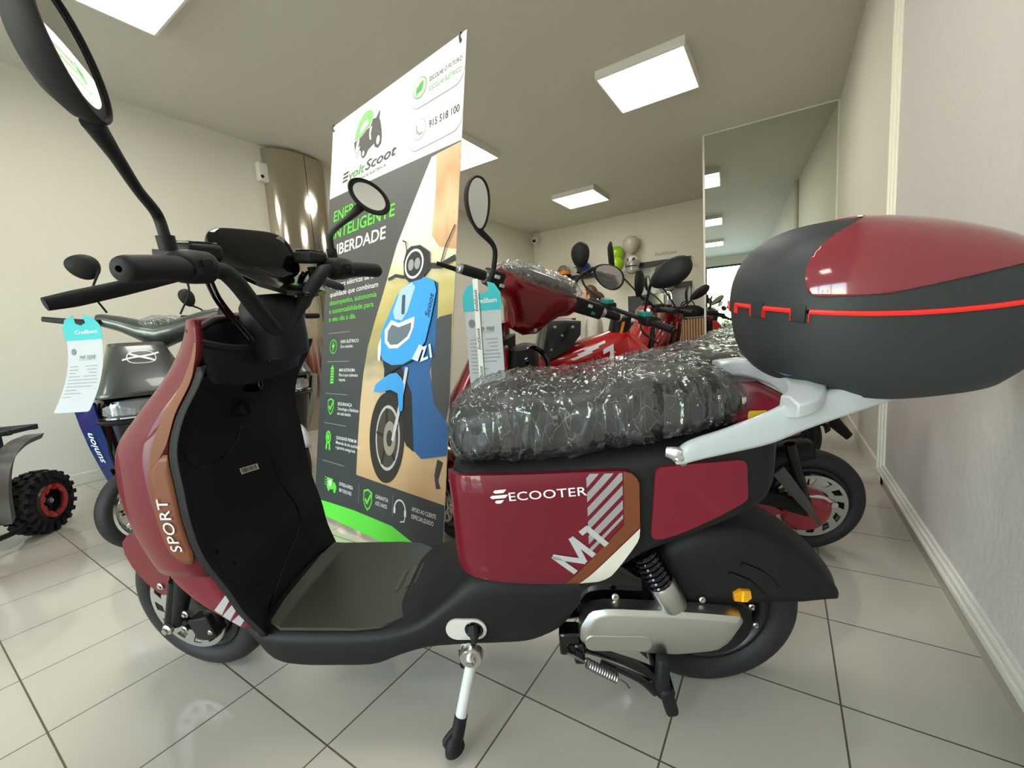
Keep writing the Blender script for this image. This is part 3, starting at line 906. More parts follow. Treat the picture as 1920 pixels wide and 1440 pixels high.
pan2 = [(.189, .632), (.186, .645), (.178, .651), (.119, .656), (.036, .657), (.024, .654), (.018, .643), (.012, .576), (.015, .570), (.024, .563), (.068, .541), (.115, .519), (.15, .504), (.177, .496), (.189, .497), (.195, .502), (.196, .511)]
for sg in (1, -1):
    b = MB(); b.patch([pan1], lambda u, v, d: body_side(u, v, .010+d, sg), .016, .012)
    p1 = b.build('side_panel', M['maroon'], main, angle=40, label='glossy maroon panel with lettering under the seat' if sg > 0 else None)
    b = MB(); b.patch([pan2], lambda u, v, d: body_side(u, v, .006+d, sg), .016, .008)
    p2 = b.build('rear_panel', M['maroon_matte'], main, angle=40)
    if sg < 0: continue
    on = lambda e: (lambda u, v, d: body_side(u, v, .0112+e))
    # copper and cream bands along the rear edge of the panel
    b = MB(); b.patch([[(.250, .6475), (.246, .6475), (.234, .6435), (.2255, .6345), (.2205, .622), (.2195, .530), (.3435, .3965), (.371, .3965), (.250, .535)]], on(0), .016)
    b.build('copper_band', M['copper'], p1)
    b = MB(); b.patch([[(.2195, .5265), (.2208, .507), (.225, .495), (.234, .480), (.277, .415), (.2885, .4052), (.303, .3983), (.3425, .3955)]], on(.0004), .016)
    b.build('cream_band', M['cream'], p1)
    b = MB()     # silver diagonal stripes, cut by the block's left and right sides
    def clip(poly, f):
        out = []
        for i in range(len(poly)):
            a, c = poly[i], poly[(i+1) % len(poly)]; fa, fc = f(a), f(c)
            if fa <= 0: out.append(a)
            if fa*fc < 0:
                t = fa/(fa-fc); out.append([a[0]+(c[0]-a[0])*t, a[1]+(c[1]-a[1])*t])
        return out
    xl_, xr_ = .320, .252
    for k in range(-1, 9):
        zl = lambda s_, off: .618-.031*k+(xl_-s_)*1.12+off
        poly_ = [[xl_, zl(xl_, 0)], [xr_, zl(xr_, 0)], [xr_, zl(xr_, .0195)], [xl_, zl(xl_, .0195)]]
        poly_ = clip(poly_, lambda q: q[1]-.6455)
        if poly_: poly_ = clip(poly_, lambda q: (.552-(q[0]-.25)*1.15)-q[1])
        if len(poly_) >= 3: b.patch([poly_], on(0), .016)
    b.build('stripe_block', M['stripe_silver'], p1)
    def lettering(s, origin, ang, size, bold, shear, xs, spacing, e=.0006):
        vs, fs = text_geo(s, size, bold, shear, xs, spacing=spacing)
        # rider-left side seen from outside: reading direction runs to -s
        vs = rot2(vs, ang)
        bb = MB(); bb.patch([], lambda u, v, d: body_side(origin[0]-u, origin[1]+v, .0112+e), .014, 0, tri=(vs, fs))
        return bb
    lettering('ECOOTER', (.474, .5945), .055, .0262, .006, 0, 1.25, 1.05).build('maker_lettering', M['white_print'], p1)
    b = MB()
    o = (.511, .590)
    for x0, x1, y0 in ((.010, .034, .0235), (.002, .036, .0125), (.010, .026, .0015)):
        pts = rot2([(x0+.004, y0+.0035), (x0, y0), (x0+.004, y0-.0035), (x1-.004, y0-.0035), (x1, y0), (x1+.003, y0+.0035)], .08)
        b.patch([[(o[0]-q[0], o[1]+q[1]) for q in pts]], on(.0006), .014)
    b.build('maker_emblem', M['white_print'], p1)
    b = MB()    # M1 drawn as strokes, climbing to the rear
    for seq in ([(.351, .431), (.390, .466), (.331, .455), (.353, .507), (.313, .470)], [(.333, .521), (.322, .530), (.287, .494)]):
        for p_, q_ in zip(seq, seq[1:]):
            sv, sf = stroke([p_, q_], .0118)
            b.patch([], lambda u, v, d: body_side(u, v, .0118), .014, 0, tri=(sv, sf))
    b.build('model_lettering', M['silver'], p1)

# ---- seat and its crinkled clear cover
SS = [.605, .598, .584, .562, .535, .46, .40, .36, .30, .25, .16, .085, .045, .015, -.004, -.014]
ST = [.722, .750, .767, .780, .790, .803, .800, .797, .804, .811, .816, .812, .803, .785, .765, .745]
SB = [.685, .664, .655, .652, .651, .651, .652, .655, .662, .672, .686, .698, .706, .712, .720, .730]
SW = [.06, .085, .105, .118, .126, .132, .130, .130, .134, .136, .134, .124, .112, .092, .066, .03]
def seat_rings(d, n, jag=None):
    rings = []
    for k in range(n+1):
        s = SS[0]+(SS[-1]-SS[0])*(.5-.5*cos(pi*k/n))
        xs_ = list(reversed(SS))
        zt, zb, w = (interp(xs_, list(reversed(a)), s) for a in (ST, SB, SW))
        rings.append(secring(s, zb-d*.4, zt+d, w+d, 3.2, 64 if n < 100 else 150))
    return rings
b = MB(); b.loft(seat_rings(-.006, 40)); seat = b.build('seat', M['seat'], main, angle=60)
from mathutils import noise as mnoise
def crinkle(rings, c, amp, seed=0.0, lowz=None):
    out = []
    for r in rings:
        rr = []
        for p in r:
            n1 = mnoise.noise(Vector((p.x*16+p.z*9+seed, p.y*16, p.z*7)))
            wx = p.x+.05*mnoise.noise(Vector((p.x*9, p.y*9+seed, p.z*9)))
            n2 = max(0, 1-abs(mnoise.noise(Vector((wx*25+p.z*7, p.y*20+seed, p.z*4))))*3.2)**2
            n3 = max(0, 1-abs(mnoise.noise(Vector((wx*52-p.z*22, p.y*44, p.z*9+seed))))*3.0)**2
            n4 = max(0, 1-abs(mnoise.noise(Vector((wx*24-p.z*46, p.y*60+seed*2, p.z*30))))*3.4)**2
            dirv = (p-Vector(c(p))).normalized()
            rr.append(p+dirv*amp*(n1*.8+n2*.9+n3*.5+n4*.4-.4))
        out.append(rr)
    return out
b = MB()
sr = crinkle(seat_rings(.012, 230), lambda p: (p.x, p.y*.2, .74), .0058)
b.loft(sr); cover = b.build('plastic_cover', M['film'], seat, angle=180)

# ---- white carrier and grab rails
b = MB()
for sg in (1, -1):
    pts = [(.152, .150*sg, .668), (.122, .153*sg, .684), (.06, .155*sg, .702), (-.01, .152*sg, .722), (-.07, .146*sg, .745), (-.16, .13*sg, .762), (-.26, .10*sg, .768)]
    path = catmull(pts, 5); rings = []
    for i, p in enumerate(path):
        f = i/(len(path)-1)
        hh = interp([0, .1, .3, .6, .8, 1], [.012, .019, .023, .032, .026, .012], f); ww = interp([0, .1, .5, 1], [.010, .012, .014, .02], f)
        rings.append([p+Vector((0, ww*x_, hh*z_)) for x_, z_ in ((1, -.8), (1, .45), (.45, 1), (-.45, 1), (-1, .6), (-1, -.7), (-.5, -1), (.5, -1))])
    b.loft(rings)
b.box((-.30, -.115, .752), (-.085, .115, .782))
# curved bridge rising around the back of the seat
rings = []
for k in range(25):
    a = -pi/2+pi*k/24
    p = Vector((-.035-.055*cos(a), .145*sin(a), .765+.02*cos(a)))
    d_ = Vector((-cos(a)*.9, sin(a)*.5, 0)).normalized()
    rings.append([p+d_*x_+Vector((0, 0, z_)) for x_, z_ in ((.0, -.03), (.05, -.012), (.05, .012), (.02, .018), (-.008, .012), (-.012, -.02))])
b.loft(rings)
rack = b.build('carrier', M['white'], main, angle=35, bevel=.004)
for sg in (1, -1):
    b = MB()
    b.tube([(.168, .148*sg, .680), (.148, .155*sg, .676), (.135, .153*sg, .655)], [.010, .016, .006], 10, 3, flat=.6)
    ft_ = b.build('rail_foot', M['alu'], rack)
    bolts(main, rack, 'rail_bolt', None, [((.146, .158*sg, .672), (0, sg, .5), .009, .008)])
b = MB()
for k, (x0, x1) in enumerate(((-.028, -.048), (-.056, -.066), (-.074, -.094))):
    pass
b.patch([[(-.062, .10), (-.085, .10), (-.085, .01), (-.062, .03)]], lambda u, v, d: Vector((u, v, .8035)), 0)
b.patch([[(-.093, .112), (-.112, .112), (-.112, .02), (-.093, .02)]], lambda u, v, d: Vector((u, v, .8)), 0)
b.build('carrier_stripe', mat('blue_grey_print', (120, 140, 160), .4), rack)
b = MB(); b.patch([[(-.086, .11), (-.092, .11), (-.092, .01), (-.086, .01)]], lambda u, v, d: Vector((u, v, .8036)), 0)
b.build('carrier_pinstripe', M['maroon'], rack)
b = MB(); b.loft([secring(s, zb, zt, w, 4, 24) for s, zb, zt, w in ((.02, .70, .73, .10), (-.05, .66, .752, .105), (-.10, .67, .752, .10), (-.14, .70, .752, .07))])
tl = b.build('tail_cover', M['maroon'], main)
b = MB(); b.patch([rrect(-.03, .71, .005, .74, .004)], lambda u, v, d: Vector((u, .1075, v)), 0)
b.build('warning_sticker', mat('yellow_print', (196, 160, 40), .5), tl)

# ---- top case
SEAM0, SEAMK = .920, .30
def case_ring(f, a, bb, ctr, dz, e=2.7, n=72):
    out = []
    for k in range(n):
        t = 2*pi*k/n; c, q = cos(t), sin(t)
        s = ctr+a*math.copysign(abs(c)**(2/e), c); y = bb*math.copysign(abs(q)**(2/e), q)
        out.append(Vector((s, y, SEAM0+SEAMK*(s+.2)**2+dz(s, y))))
    return out
CC = -.268
shell = []
for d_, sc in ((-.168, .40), (-.163, .60), (-.152, .745), (-.132, .83), (-.11, .905), (-.08, .955), (-.045, .985), (-.012, 1.0), (-.003, 1.0)):
    shell.append(case_ring(0, .245*sc+.0, .205*(sc*.9+.1), CC-.015*(1-sc), lambda s, y, d_=d_: d_*(1+.0*s)))
tc = empty('top_case_root') if False else None
b = MB(); b.loft(shell)
case = b.build('top_case', M['charcoal'], main, angle=40)
def lid_h(s):  # crown height above the seam
    return interp([-.52, -.45, -.36, -.27, -.17, -.07, .0], [.058, .082, .116, .142, .156, .154, .146], s)
def lid_rings(d=0.0, n=96, m=18):
    rings = []
    for i in range(m+1):
        th = (pi/2)*i/m
        r_ = cos(th)**.62 if i < m else .001
        hz = sin(th)**.9
        rings.append(case_ring(0, (.247+d)*max(r_, .004), (.207+d)*max(r_, .004), CC+.03*(1-r_), lambda s, y: lid_h(s)*hz+d*hz+.004, n=n))
    return rings
b = MB(); b.loft(lid_rings()); lid = b.build('lid', M['charcoal'], case, angle=40)
# glossy maroon lid panel: the lid's skin cut to an outline in side view, raised a little
bm = bmesh.new()
for r in [lid_rings(.0045, 256, 44)]:
    vv = [[bm.verts.new(p) for p in ring] for ring in r]
    for i in range(len(vv)-1):
        for j in range(256):
            k = (j+1) % 256
            bm.faces.new((vv[i][j], vv[i][k], vv[i+1][k], vv[i+1][j]))
    bm.faces.new(vv[-1])
outline = [(-.54, 1.02), (-.385, .993), (-.15, .953), (-.075, .951), (-.065, .9535), (-.059, .961), (-.058, .980), (-.062, 1.000), (-.070, 1.016), (-.084, 1.033), (-.108, 1.051), (-.145, 1.068), (-.19, 1.082)]
for (x0, z0), (x1, z1) in zip(outline, outline[1:]):
    nx, nz = (z1-z0), -(x1-x0)          # outside of the outline when walking to the front and up
    bmesh.ops.bisect_plane(bm, geom=bm.verts[:]+bm.edges[:]+bm.faces[:], plane_co=(x0, 0, z0), plane_no=(nx, 0, nz), clear_outer=True, dist=1e-6)
pts = [v.co.copy() for v in bm.verts]; bm.verts.index_update()
fcs = [[v.index for v in f.verts] for f in bm.faces]; bm.free()
b = MB(); b.add(pts, fcs); lp = b.build('lid_panel', M['case_red'], lid, angle=40, out=(-.2, 0, .95))
sol = lp.modifiers.new('thick', 'SOLIDIFY'); sol.thickness = .005; sol.offset = -1
# red seam strip with stepped notches round the front latch
def seam_pt(k, dz, d=0.0, n=720):
    e = 2.7; t = 2*pi*k/n; c, q = cos(t), sin(t)
    s = CC+(.2475+d)*math.copysign(abs(c)**(2/e), c); y = (.2075+d)*math.copysign(abs(q)**(2/e), q)
    return Vector((s, y, SEAM0+SEAMK*(s+.2)**2+dz))
b = MB(); rings = []
def notch(y, s):
    y = abs(y)
    if s < CC+.12: return 0
    if y < .035: return 0
    if y < .075: return -.014
    if y < .125: return 0
    if y < .148: return -.014
    return 0
prev = None; path = []
for k in range(0, 720, 3):
    p = seam_pt(k, 0); nz_ = notch(p.y, p.x)
    if prev is not None and nz_ != prev: 
        if nz_ < 0: path += [(k-.9, 0, False), (k-.8, nz_, True), (k-.2, nz_, True), (k-.1, nz_, False)]
        else: path += [(k-.9, prev, False), (k-.8, prev, True), (k-.2, prev, True), (k-.1, 0, False)]
    path.append((k, nz_, False)); prev = nz_
for k, nz_, edge_ in path:
    hid = -.02 if (nz_ < 0 and not edge_) else 0
    a_, c_ = seam_pt(k, nz_+.0055, hid-.004), seam_pt(k, nz_-.0035, hid-.004)
    rings.append([a_, seam_pt(k, nz_+.0048+(.012 if edge_ else 0), hid+.003), seam_pt(k, nz_+.001, hid+.0042), seam_pt(k, nz_-.0025, hid+.003), c_])
b.loft(rings, wrap=True)
b.build('seam_strip', M['red_reflect'], case, angle=30)
for y0, y1 in ((.037, .073), (.127, .146), (-.073, -.037), (-.146, -.127)):
    ks = [k/2 for k in range(0, 1440) if seam_pt(k/2, 0).x > CC+.12 and y0 <= seam_pt(k/2, 0).y <= y1]
    ks.sort(key=lambda k: seam_pt(k, 0).y)
    b = MB(); b.loft([[seam_pt(k, dz, d) for dz, d in ((.012, -.003), (.011, .002), (-.014, .002), (-.019, -.001), (-.019, -.006), (.012, -.008))] for k in ks]); b.build('latch', M['charcoal'], case, angle=40)
b = MB()
b.tube([(-.512, .03, .975), (-.506, .08, .975), (-.485, .125, .975)], [.010, .014, .010], 12, 5, flat=.7)
b.build('rear_reflector', mat('rear_reflector', (176, 62, 58), .2), case)

# ---- rear mudguard
b = MB(); rings = []
FK = [(46, .262, .070), (55, .256, .080), (65, .254, .088), (75, .260, .092), (90, .266, .094), (105, .270, .095), (120, .272, .095), (135, .274, .094), (148, .279, .091), (157, .286, .082), (163, .286, .066), (168, .287, .042), (170.5, .287, .018)]
ang_ = [q[0] for q in FK]
def z_low(x):
    return interp([-.27, -.235, -.19, -.13, -.03, .06, .10, .14, .20, .24], [.262, .285, .300, .297, .296, .288, .272, .33, .405, .41], x)
for k in range(49):
    a = FK[0][0]+(FK[-1][0]-FK[0][0])*k/48
    R_ = interp(ang_, [q[1] for q in FK], a); wd = interp(ang_, [q[2] for q in FK], a)
    ar = radians(a); rad = Vector((cos(ar), 0, sin(ar))); top = Vector((rw_c[0], 0, rw_c[2]))+rad*R_
    ring = []
    for j in range(25):
        u = -1+2*j/24; au = abs(u)
        if au < .5:
            y = wd*.82*u/.5; p = top-rad*.016*(u/.5)**2
        else:
            f = (au-.5)/.5; sh_ = top-rad*.016
            y = math.copysign(wd*(.82+.18*min(1, f*2.5)**.6), u)
            p = sh_.copy(); zl_ = min(z_low(sh_.x), sh_.z-.004)
            p.z = sh_.z+(zl_-sh_.z)*f**1.05
        ring.append(Vector((p.x, y, p.z)))
    rings.append(ring)
b.loft(rings, closed=False)
rf = b.build('rear_mudguard', M['black'], main, angle=50)
sol = rf.modifiers.new('thick', 'SOLIDIFY'); sol.thickness = .004; sol.offset = 0
b = MB()
for dx, dz in ((0, 0), (.026, -.022)):
    b.tube([(-.005+dx, .0985, .395+dz), (-.05+dx, .0985, .372+dz), (-.085+dx*1.0, .0985, .335+dz)], [.0035, .003, .001], 8, 5)
b.build('mudguard_groove', M['black_gloss'], rf)
b = MB(); b.patch([[(.008, .305), (.010, .322), (-.003, .332), (-.024, .330), (-.027, .312), (-.018, .302)]], lambda u, v, d: Vector((u, .104+d, v)), .008, .008)
am = b.build('side_reflector', M['amber'], rf, label='amber side reflector')
b = MB(); b.box((-.011, .104, .304), (-.006, .1055, .330)); b.build('reflector_rib', mat('amber_light', (250, 200, 40), .2), am)

# ---- swing arm with motor cover
arm_poly = [(.345, .262), (.322, .302), (.282, .310), (.10, .300), (.004, .290), (-.004, .277), (.023, .222), (.049, .199), (.145, .186), (.331, .205), (.348, .225)]
b = MB()
cx_, cz_ = .17, .25
layers = [(.10, 1.0), (.118, 1.0), (.130, .985), (.137, .93), (.139, .86)]
rings = []
def arm_out(f):
    return [(cx_+(u-cx_)*(.03*0+f), cz_+(v-cz_)*(f*1.0 if f > .95 else f*.92)) for u, v in [q for a_, c_ in zip(arm_poly, arm_poly[1:]+arm_poly[:1]) for q in ((a_[0]*.85+c_[0]*.15, a_[1]*.85+c_[1]*.15), (a_[0]*.15+c_[0]*.85, a_[1]*.15+c_[1]*.85))]]
for y, f in layers: rings.append([Vector((u, y, v)) for u, v in arm_out(f)])
b.loft(rings)
arm = b.build('swing_arm', M['alu'], main, angle=30)
b = MB(); b.patch([rrect(.19, .206, .335, .246, .019, 6)], lambda u, v, d: Vector((u, .1405+d+.02*(v-.226)*0, v+.05*(u-.26)*.1)), .05, .004)
b.build('motor_cover_plate', M['alu'], arm, bevel=.0015)
b = MB(); b.box((.112, .06, .27), (.175, .125, .325)); b.build('shock_socket', M['alu'], arm, bevel=.012, seg=3)
b = MB()
b.loft([secring(s, .22, zt, .085, 5, 20) for s, zt in ((.20, .36), (.26, .40), (.33, .40), (.38, .33))]); b.build('motor_housing', M['black_gloss'], main)
bolts(main, arm, 'arm_bolt', None, [((.262, .10, .315), (0, 1, .2), .008, .01), ((.075, .10, .307), (0, 1, .2), .007, .008)])
# swing arm bracket
b = MB(); b.box((.345, .09, .18), (.392, .13, .24)); b.box((.335, .085, .16), (.36, .135, .215)); b.build('stand_bracket', M['black_gloss'], main, bevel=.006)

# ---- shock absorber
b = MB()
p0, p1 = Vector((.205, .113, .445)), Vector((.138, .113, .300))
ax = (p1-p0).normalized(); L_ = (p1-p0).length
b.tube([p0, p0+ax*L_*.6], [.017, .017], 16, 1)
sh = b.build('shock_absorber', M['black_gloss'], main)
b = MB(); o1 = ax.orthogonal().normalized(); o2 = ax.cross(o1); pts = []
for k in range(7*14+1):
    a = 2*pi*k/14; pts.append(p0+ax*(.005+L_*.56*k/98)+o1*.0245*cos(a)+o2*.0245*sin(a))
b.tube(pts, .0052, 8, 1); b.build('coil_spring', M['black_gloss'], sh)
b = MB(); b.lathe([(0, L_*.56), (.026, L_*.56), (.029, L_*.6), (.029, L_*.95), (.024, L_), (0, L_)], p0, ax, 24); b.build('lower_sleeve', M['alu'], sh)

# ---- centre stand with its spring
b = MB()
b.tube([(.345, .11, .185), (.26, .12, .165), (.20, .125, .14), (.165, .13, .12)], [.012, .012, .015, .02], 10, 5, flat=.5, up=(0, 0, 1))
b.tube([(.30, .11, .145), (.215, .125, .115), (.175, .13, .085)], [.008, .012, .018], 10, 5, flat=.5, up=(0, 0, 1))
b.tube([(.165, -.13, .117), (.165, .09, .115), (.165, .16, .115)], [.014, .02, .02], 16, 1)
b.tube([(.345, -.11, .185), (.26, -.12, .165), (.165, -.13, .12)], [.012, .012, .018], 10, 5)
cs = b.build('centre_stand', M['black_gloss'], main, angle=40)
b = MB(); b.obox((.172, .155, .165), (.014, .016, .038), (1, 0, .1), (0, 1, .25), (-.1, -.25, 1)); b.obox((.162, .165, .108), (.014, .017, .040), (1, 0, -.25), (0, 1, -.1), (.25, .1, 1))
b.build('stand_foot', M['black'], cs, bevel=.009, seg=3)
b = MB(); q0, q1 = Vector((.335, .142, .176)), Vector((.268, .146, .138)); ax2 = (q1-q0).normalized(); o1 = ax2.orthogonal().normalized(); o2 = ax2.cross(o1); pts = []
for k in range(13*10+1):
    a = 2*pi*k/10; pts.append(q0+ax2*((q1-q0).length*k/130)+o1*.009*cos(a)+o2*.009*sin(a))
b.tube(pts, .0026, 6, 1)
b.tube([q1, q1+ax2*.02, q1+ax2*.03+Vector((0, 0, -.01))], .002, 6, 3)
b.tube([q0-ax2*.034+o1*.007, q0-ax2*.045, q0-ax2*.034-o1*.007, q0-ax2*.012-o1*.007, q0-ax2*.004, q0-ax2*.012+o1*.007, q0-ax2*.034+o1*.007], .0022, 6, 3)
b.build('stand_spring', M['spring'], cs)

# ---- side stand, down on the floor at the left
b = MB(); Minv = main.matrix_world.inverted()
ft = Minv @ Vector((-.585, .577, .022)); tp = Vector((.583, .168, .222))
dv = (ft-tp)
b.tube([tp, tp+dv*.72], [.0125, .0125], 16, 1); sst = b.build('side_stand', mat('stand_white', (214, 214, 212), .35), main)
b = MB(); b.lathe([(0, .012), (.024, .012), (.026, .008), (.026, -.008), (0, -.01)], tp+Vector((0, .01, .01)), (0, 1, -.1), 24); pv = b.build('stand_pivot', M['steel'], sst)
b = MB(); bolt(b, tp+Vector((0, .022, .009)), (0, 1, -.1), .012, .012); b.build('pivot_bolt', M['bolt'], sst)
b = MB(); pts = []
for k in range(61):
    a = 2*pi*k/10; pts.append(tp+Vector((.024, .0, .012-.0008*k))+Vector((.006*cos(a), .006*sin(a), 0)))
b.tube(pts, .0018, 6, 1); b.build('stand_spring', M['black_gloss'], sst)
b = MB()
gd = Minv.to_3x3() @ Vector((0, 0, 1)); fwd_ = Vector((1, 0, 0))
b.tube([tp+dv*.66, tp+dv*.70, tp+dv*.86, ft+gd*.012, ft+gd*-.004], [.0165, .016, .017, .021, .024], 16, 3, flat=.8)
b.tube([tp+dv*.76+Vector((.008, .008, 0)), tp+dv*.88+Vector((.022, .012, 0)), tp+dv*.94+Vector((.012, .012, 0))], [.006, .008, .006], 8, 4)
b.build('stand_boot', M['black_soft'], sst)

# ---- steering: stem cover, bars, grips, switches, levers, mirrors, display
b = MB()
b.loft([superring(1.02, -.035, z, a, bb, 3.2, 36) for z, a, bb in ((.885, .05, .068), (.93, .052, .07), (.98, .052, .07), (1.005, .05, .068), (1.022, .042, .058), (1.03, .03, .045))])
b.build('stem_cover', M['black'], main, angle=40)
HB = Matrix.Rotation(STEER, 3, 'Z'); HC = Vector((.958, 0, 1.079))
hb = lambda p: HC + HB @ Vector(p)
bar = MB(hb)
bar.tube([(.03, 0, -.15), (.02, .06, -.085), (.0, .125, -.018), (.0, .16, .0), (-.02, .26, 0)], [.016, .0165, .0165, .0155, .014], 16, 6)
bar.tube([(.03, 0, -.15), (.02, -.06, -.085), (.0, -.125, -.018), (.0, -.16, .0), (-.02, -.26, 0)], [.016, .0165, .0165, .0155, .014], 16, 6)
handle = bar.build('handlebar', M['black_soft'], main)
for sg in (1, -1):
    b = MB(hb)
    b.tube([(-.012, .232*sg, .0), (-.016, .242*sg, 0), (-.026, .285*sg, 0), (-.036, .332*sg, -.003), (-.0385, .343*sg, -.003), (-.0393, .347*sg, -.003)], [.0225, .0205, .0195, .020, .0175, .009], 24, 4)
    g = b.build('grip', M['black_soft'], handle)
    b = MB(hb); b.lathe([(0, 0.0012), (.0045, .0012), (.005, 0)], (-.0393, .3468*sg, -.003), (-.25, sg, 0), 14); b.build('grip_end_hole', mat('deep_black', (3, 3, 3), .9, spec=0.0), handle)
    b = MB(hb)
    b.tube([(-.004, .170*sg, .002), (-.004, .18*sg, .003), (-.006, .21*sg, .004), (-.009, .232*sg, .003), (-.010, .237*sg, .001)], [.02, .028, .029, .027, .02], 16, 4)
    b.obox((.016, .208*sg, .012), (.022, .030, .020), (1, 0, .2), (0, 1, 0), (-.2, 0, 1))
    b.obox((-.032, .204*sg, .008), (.006, .010, .006), (1, 0, 0), (0, 1, 0), (0, 0, 1))
    b.obox((-.030, .222*sg, -.006), (.006, .006, .006), (1, 0, 0), (0, 1, 0), (0, 0, 1))
    b.build('switch_cluster', M['black'], handle, bevel=.005, seg=2)
    b = MB(hb)      # master cylinder
    b.obox((.035, .155*sg, .034), (.026, .034, .015), (1, 0, .1), (0, 1, 0), (-.1, 0, 1))
    mc = b.build('brake_reservoir', M['black'], handle, bevel=.008, seg=3)
    b = MB(hb); b.obox((.035, .155*sg, .0505), (.02, .028, .0025), (1, 0, .1), (0, 1, 0), (-.1, 0, 1)); b.build('reservoir_cap', M['black_gloss'], handle, bevel=.002)
    b = MB(hb)      # brake lever
    b.tube([(.045, .185*sg, -.006), (.070, .225*sg, -.014), (.088, .265*sg, -.024), (.097, .325*sg, -.036), (.099, .362*sg, -.042)], [.009, .0125, .0125, .0125, .010], 12, 6, flat=.45, up=(0, 0, 1))
    b.tube([(.045, .165*sg, -.02), (.045, .165*sg, .012)], .011, 12, 1)
    b.build('brake_lever', M['black'], handle)
    # mirror
    b = MB(hb)
    b.tube([(.018, .222*sg, .012), (.018, .222*sg, .056)], [.0125, .0135], 14, 1)
    b.build('mirror_clamp', M['black_soft'], handle)
    mr = MB(hb)
    if sg > 0: att, c0, ax_l, nrm = Vector((-.140, .412, .212))-Vector((-.03, .055, .10)).normalized()*.062+Vector((.008, 0, 0)), Vector((-.140, .412, .212)), Vector((-.03, .055, .10)), Vector((-1, -.62, .0))
    else: att, c0, ax_l, nrm = Vector((.030, -.372, .165)), Vector((-.005, -.415, .212)), Vector((.085, .05, .085)), Vector((-.75, .75, .10))
    b0 = Vector((.018, .222*sg, .055))
    mr.tube([b0, b0+Vector((0, .004*sg, .035)), b0.lerp(att, .35)+Vector((.006, 0, .022)), b0.lerp(att, .7)+Vector((.002, 0, .010)), att], [.0085, .0085, .0075, .0085, .012], 12, 6)
    if sg < 0: mr.tube([att, c0-nrm.normalized()*.022], [.012, .018], 10, 1)
    ax_l = ax_l.normalized()
    nrm = (nrm-ax_l*nrm.dot(ax_l)).normalized()
    ax_s = nrm.cross(ax_l)
    def mring(fa, fb, h, n=36): return [c0+nrm*h+ax_l*(.067*fa*cos(2*pi*k/n))+ax_s*(.042*fb*sin(2*pi*k/n)) for k in range(n)]
    mr.loft([mring(.2, .2, -.030), mring(.6, .6, -.026), mring(.88, .88, -.014), mring(.98, .98, .0), mring(1, 1, .010), mring(.98, .98, .0125), mring(.93, .92, .0128), mring(.915, .9, .009)])
    mo = mr.build('mirror', M['black_soft'], handle, angle=45)
    b = MB(hb); b.loft([mring(.92, .905, .0085), mring(.5, .5, .0098), mring(.05, .05, .0100)]); b.build('mirror_glass', M['mirror'], handle, angle=60)

# display pod
dn = (HB @ Vector((-1, .10, .42))).normalized(); dx_ = Vector((0, 0, 1)).cross(dn).normalized(); dy_ = dn.cross(dx_)
dc = Vector((1.03, -.046, 1.120))
if dx_.y < 0: pass
def dring(fx, fy, h, n=48):
    out = []
    for k in range(n):
        a = 2*pi*k/n; c, q = cos(a), sin(a)
        out.append(dc+dn*h+dx_*(.106*fx*math.copysign(abs(c)**.48, c)*(1+.06*math.copysign(abs(q)**.8, q)))+dy_*(.062*fy*math.copysign(abs(q)**.66, q)))
    return out
b = MB(); b.loft([dring(.55, .5, -.045), dring(.85, .8, -.035), dring(.97, .95, -.016), dring(1, 1, -.004), dring(.995, .99, .001)])
dp = b.build('display', M['black_gloss'], main, angle=40)
b = MB(); b.loft([dring(.985, .975, .0012), dring(.9, .88, .004), dring(.4, .4, .0052)])
b.build('display_screen', mat('screen_glass', (4, 4, 5), .04), dp, angle=60)
# glossy instrument shelf below the display
b = MB()
shelf = [(1.07, .06), (1.075, -.05), (1.062, -.175), (1.03, -.182), (.962, -.175), (.950, -.165), (.943, -.09), (.955, -.01), (.985, .04), (1.03, .065)]
b.patch([shelf], lambda u, v, d: Vector((u, v, 1.034+.72*(u-.955)+d)), .03, .010)
b.build('instrument_shelf', M['black_gloss'], main, bevel=.003)
# cables from the switches down to the stem
b = MB(hb)
for sg in (1, -1):
    for q in (0, .012):
        b.tube([(.04+q, .14*sg, .0), (.065+q, .10*sg, -.06), (.07+q, .05*sg, -.13), (.06, .02*sg, -.20)], .0038, 6, 6)
b.build('cable', M['black_gloss'], handle)
# ================================================================== printed stand-up banner behind the maroon scooter
_bo = Vector((-2.0930983, 1.200988, .03)); _bd = Vector((.99283086, -.11952775, 0)); _bu = Vector((.02069803, .17192359, .98489282)); _bn = _bd.cross(_bu)
ban = empty('banner', mw=Matrix(((_bd.x, _bu.x, _bn.x, _bo.x), (_bd.y, _bu.y, _bn.y, _bo.y), (_bd.z, _bu.z, _bn.z, _bo.z), (0, 0, 0, 1))),
            label='tall printed advertising banner with a blue scooter picture, standing behind the maroon scooter', cat='banner')
BW_, BH_ = 1.0274, 2.0679
def bmap(e):
    return lambda u, v, d=0: Vector((u, v, e+d+.006*sin(u/BW_*pi)*sin(v/BH_*pi)))
P_ = {'white': mat('banner_white', (232, 233, 234), .6), 'dark': mat('banner_dark', (66, 68, 70), .55), 'dark2': mat('banner_dark_low', (48, 53, 56), .55),
      'green': mat('banner_green', (92, 214, 62), .5), 'green2': mat('banner_deep_green', (70, 160, 84), .5), 'grey': mat('banner_grey', (150, 154, 154), .6), 'ink': mat('banner_ink', (62, 60, 60), .6),
      'pill': mat('banner_pill', (220, 224, 224), .6), 'mint': mat('banner_mint', (190, 236, 190), .6)}
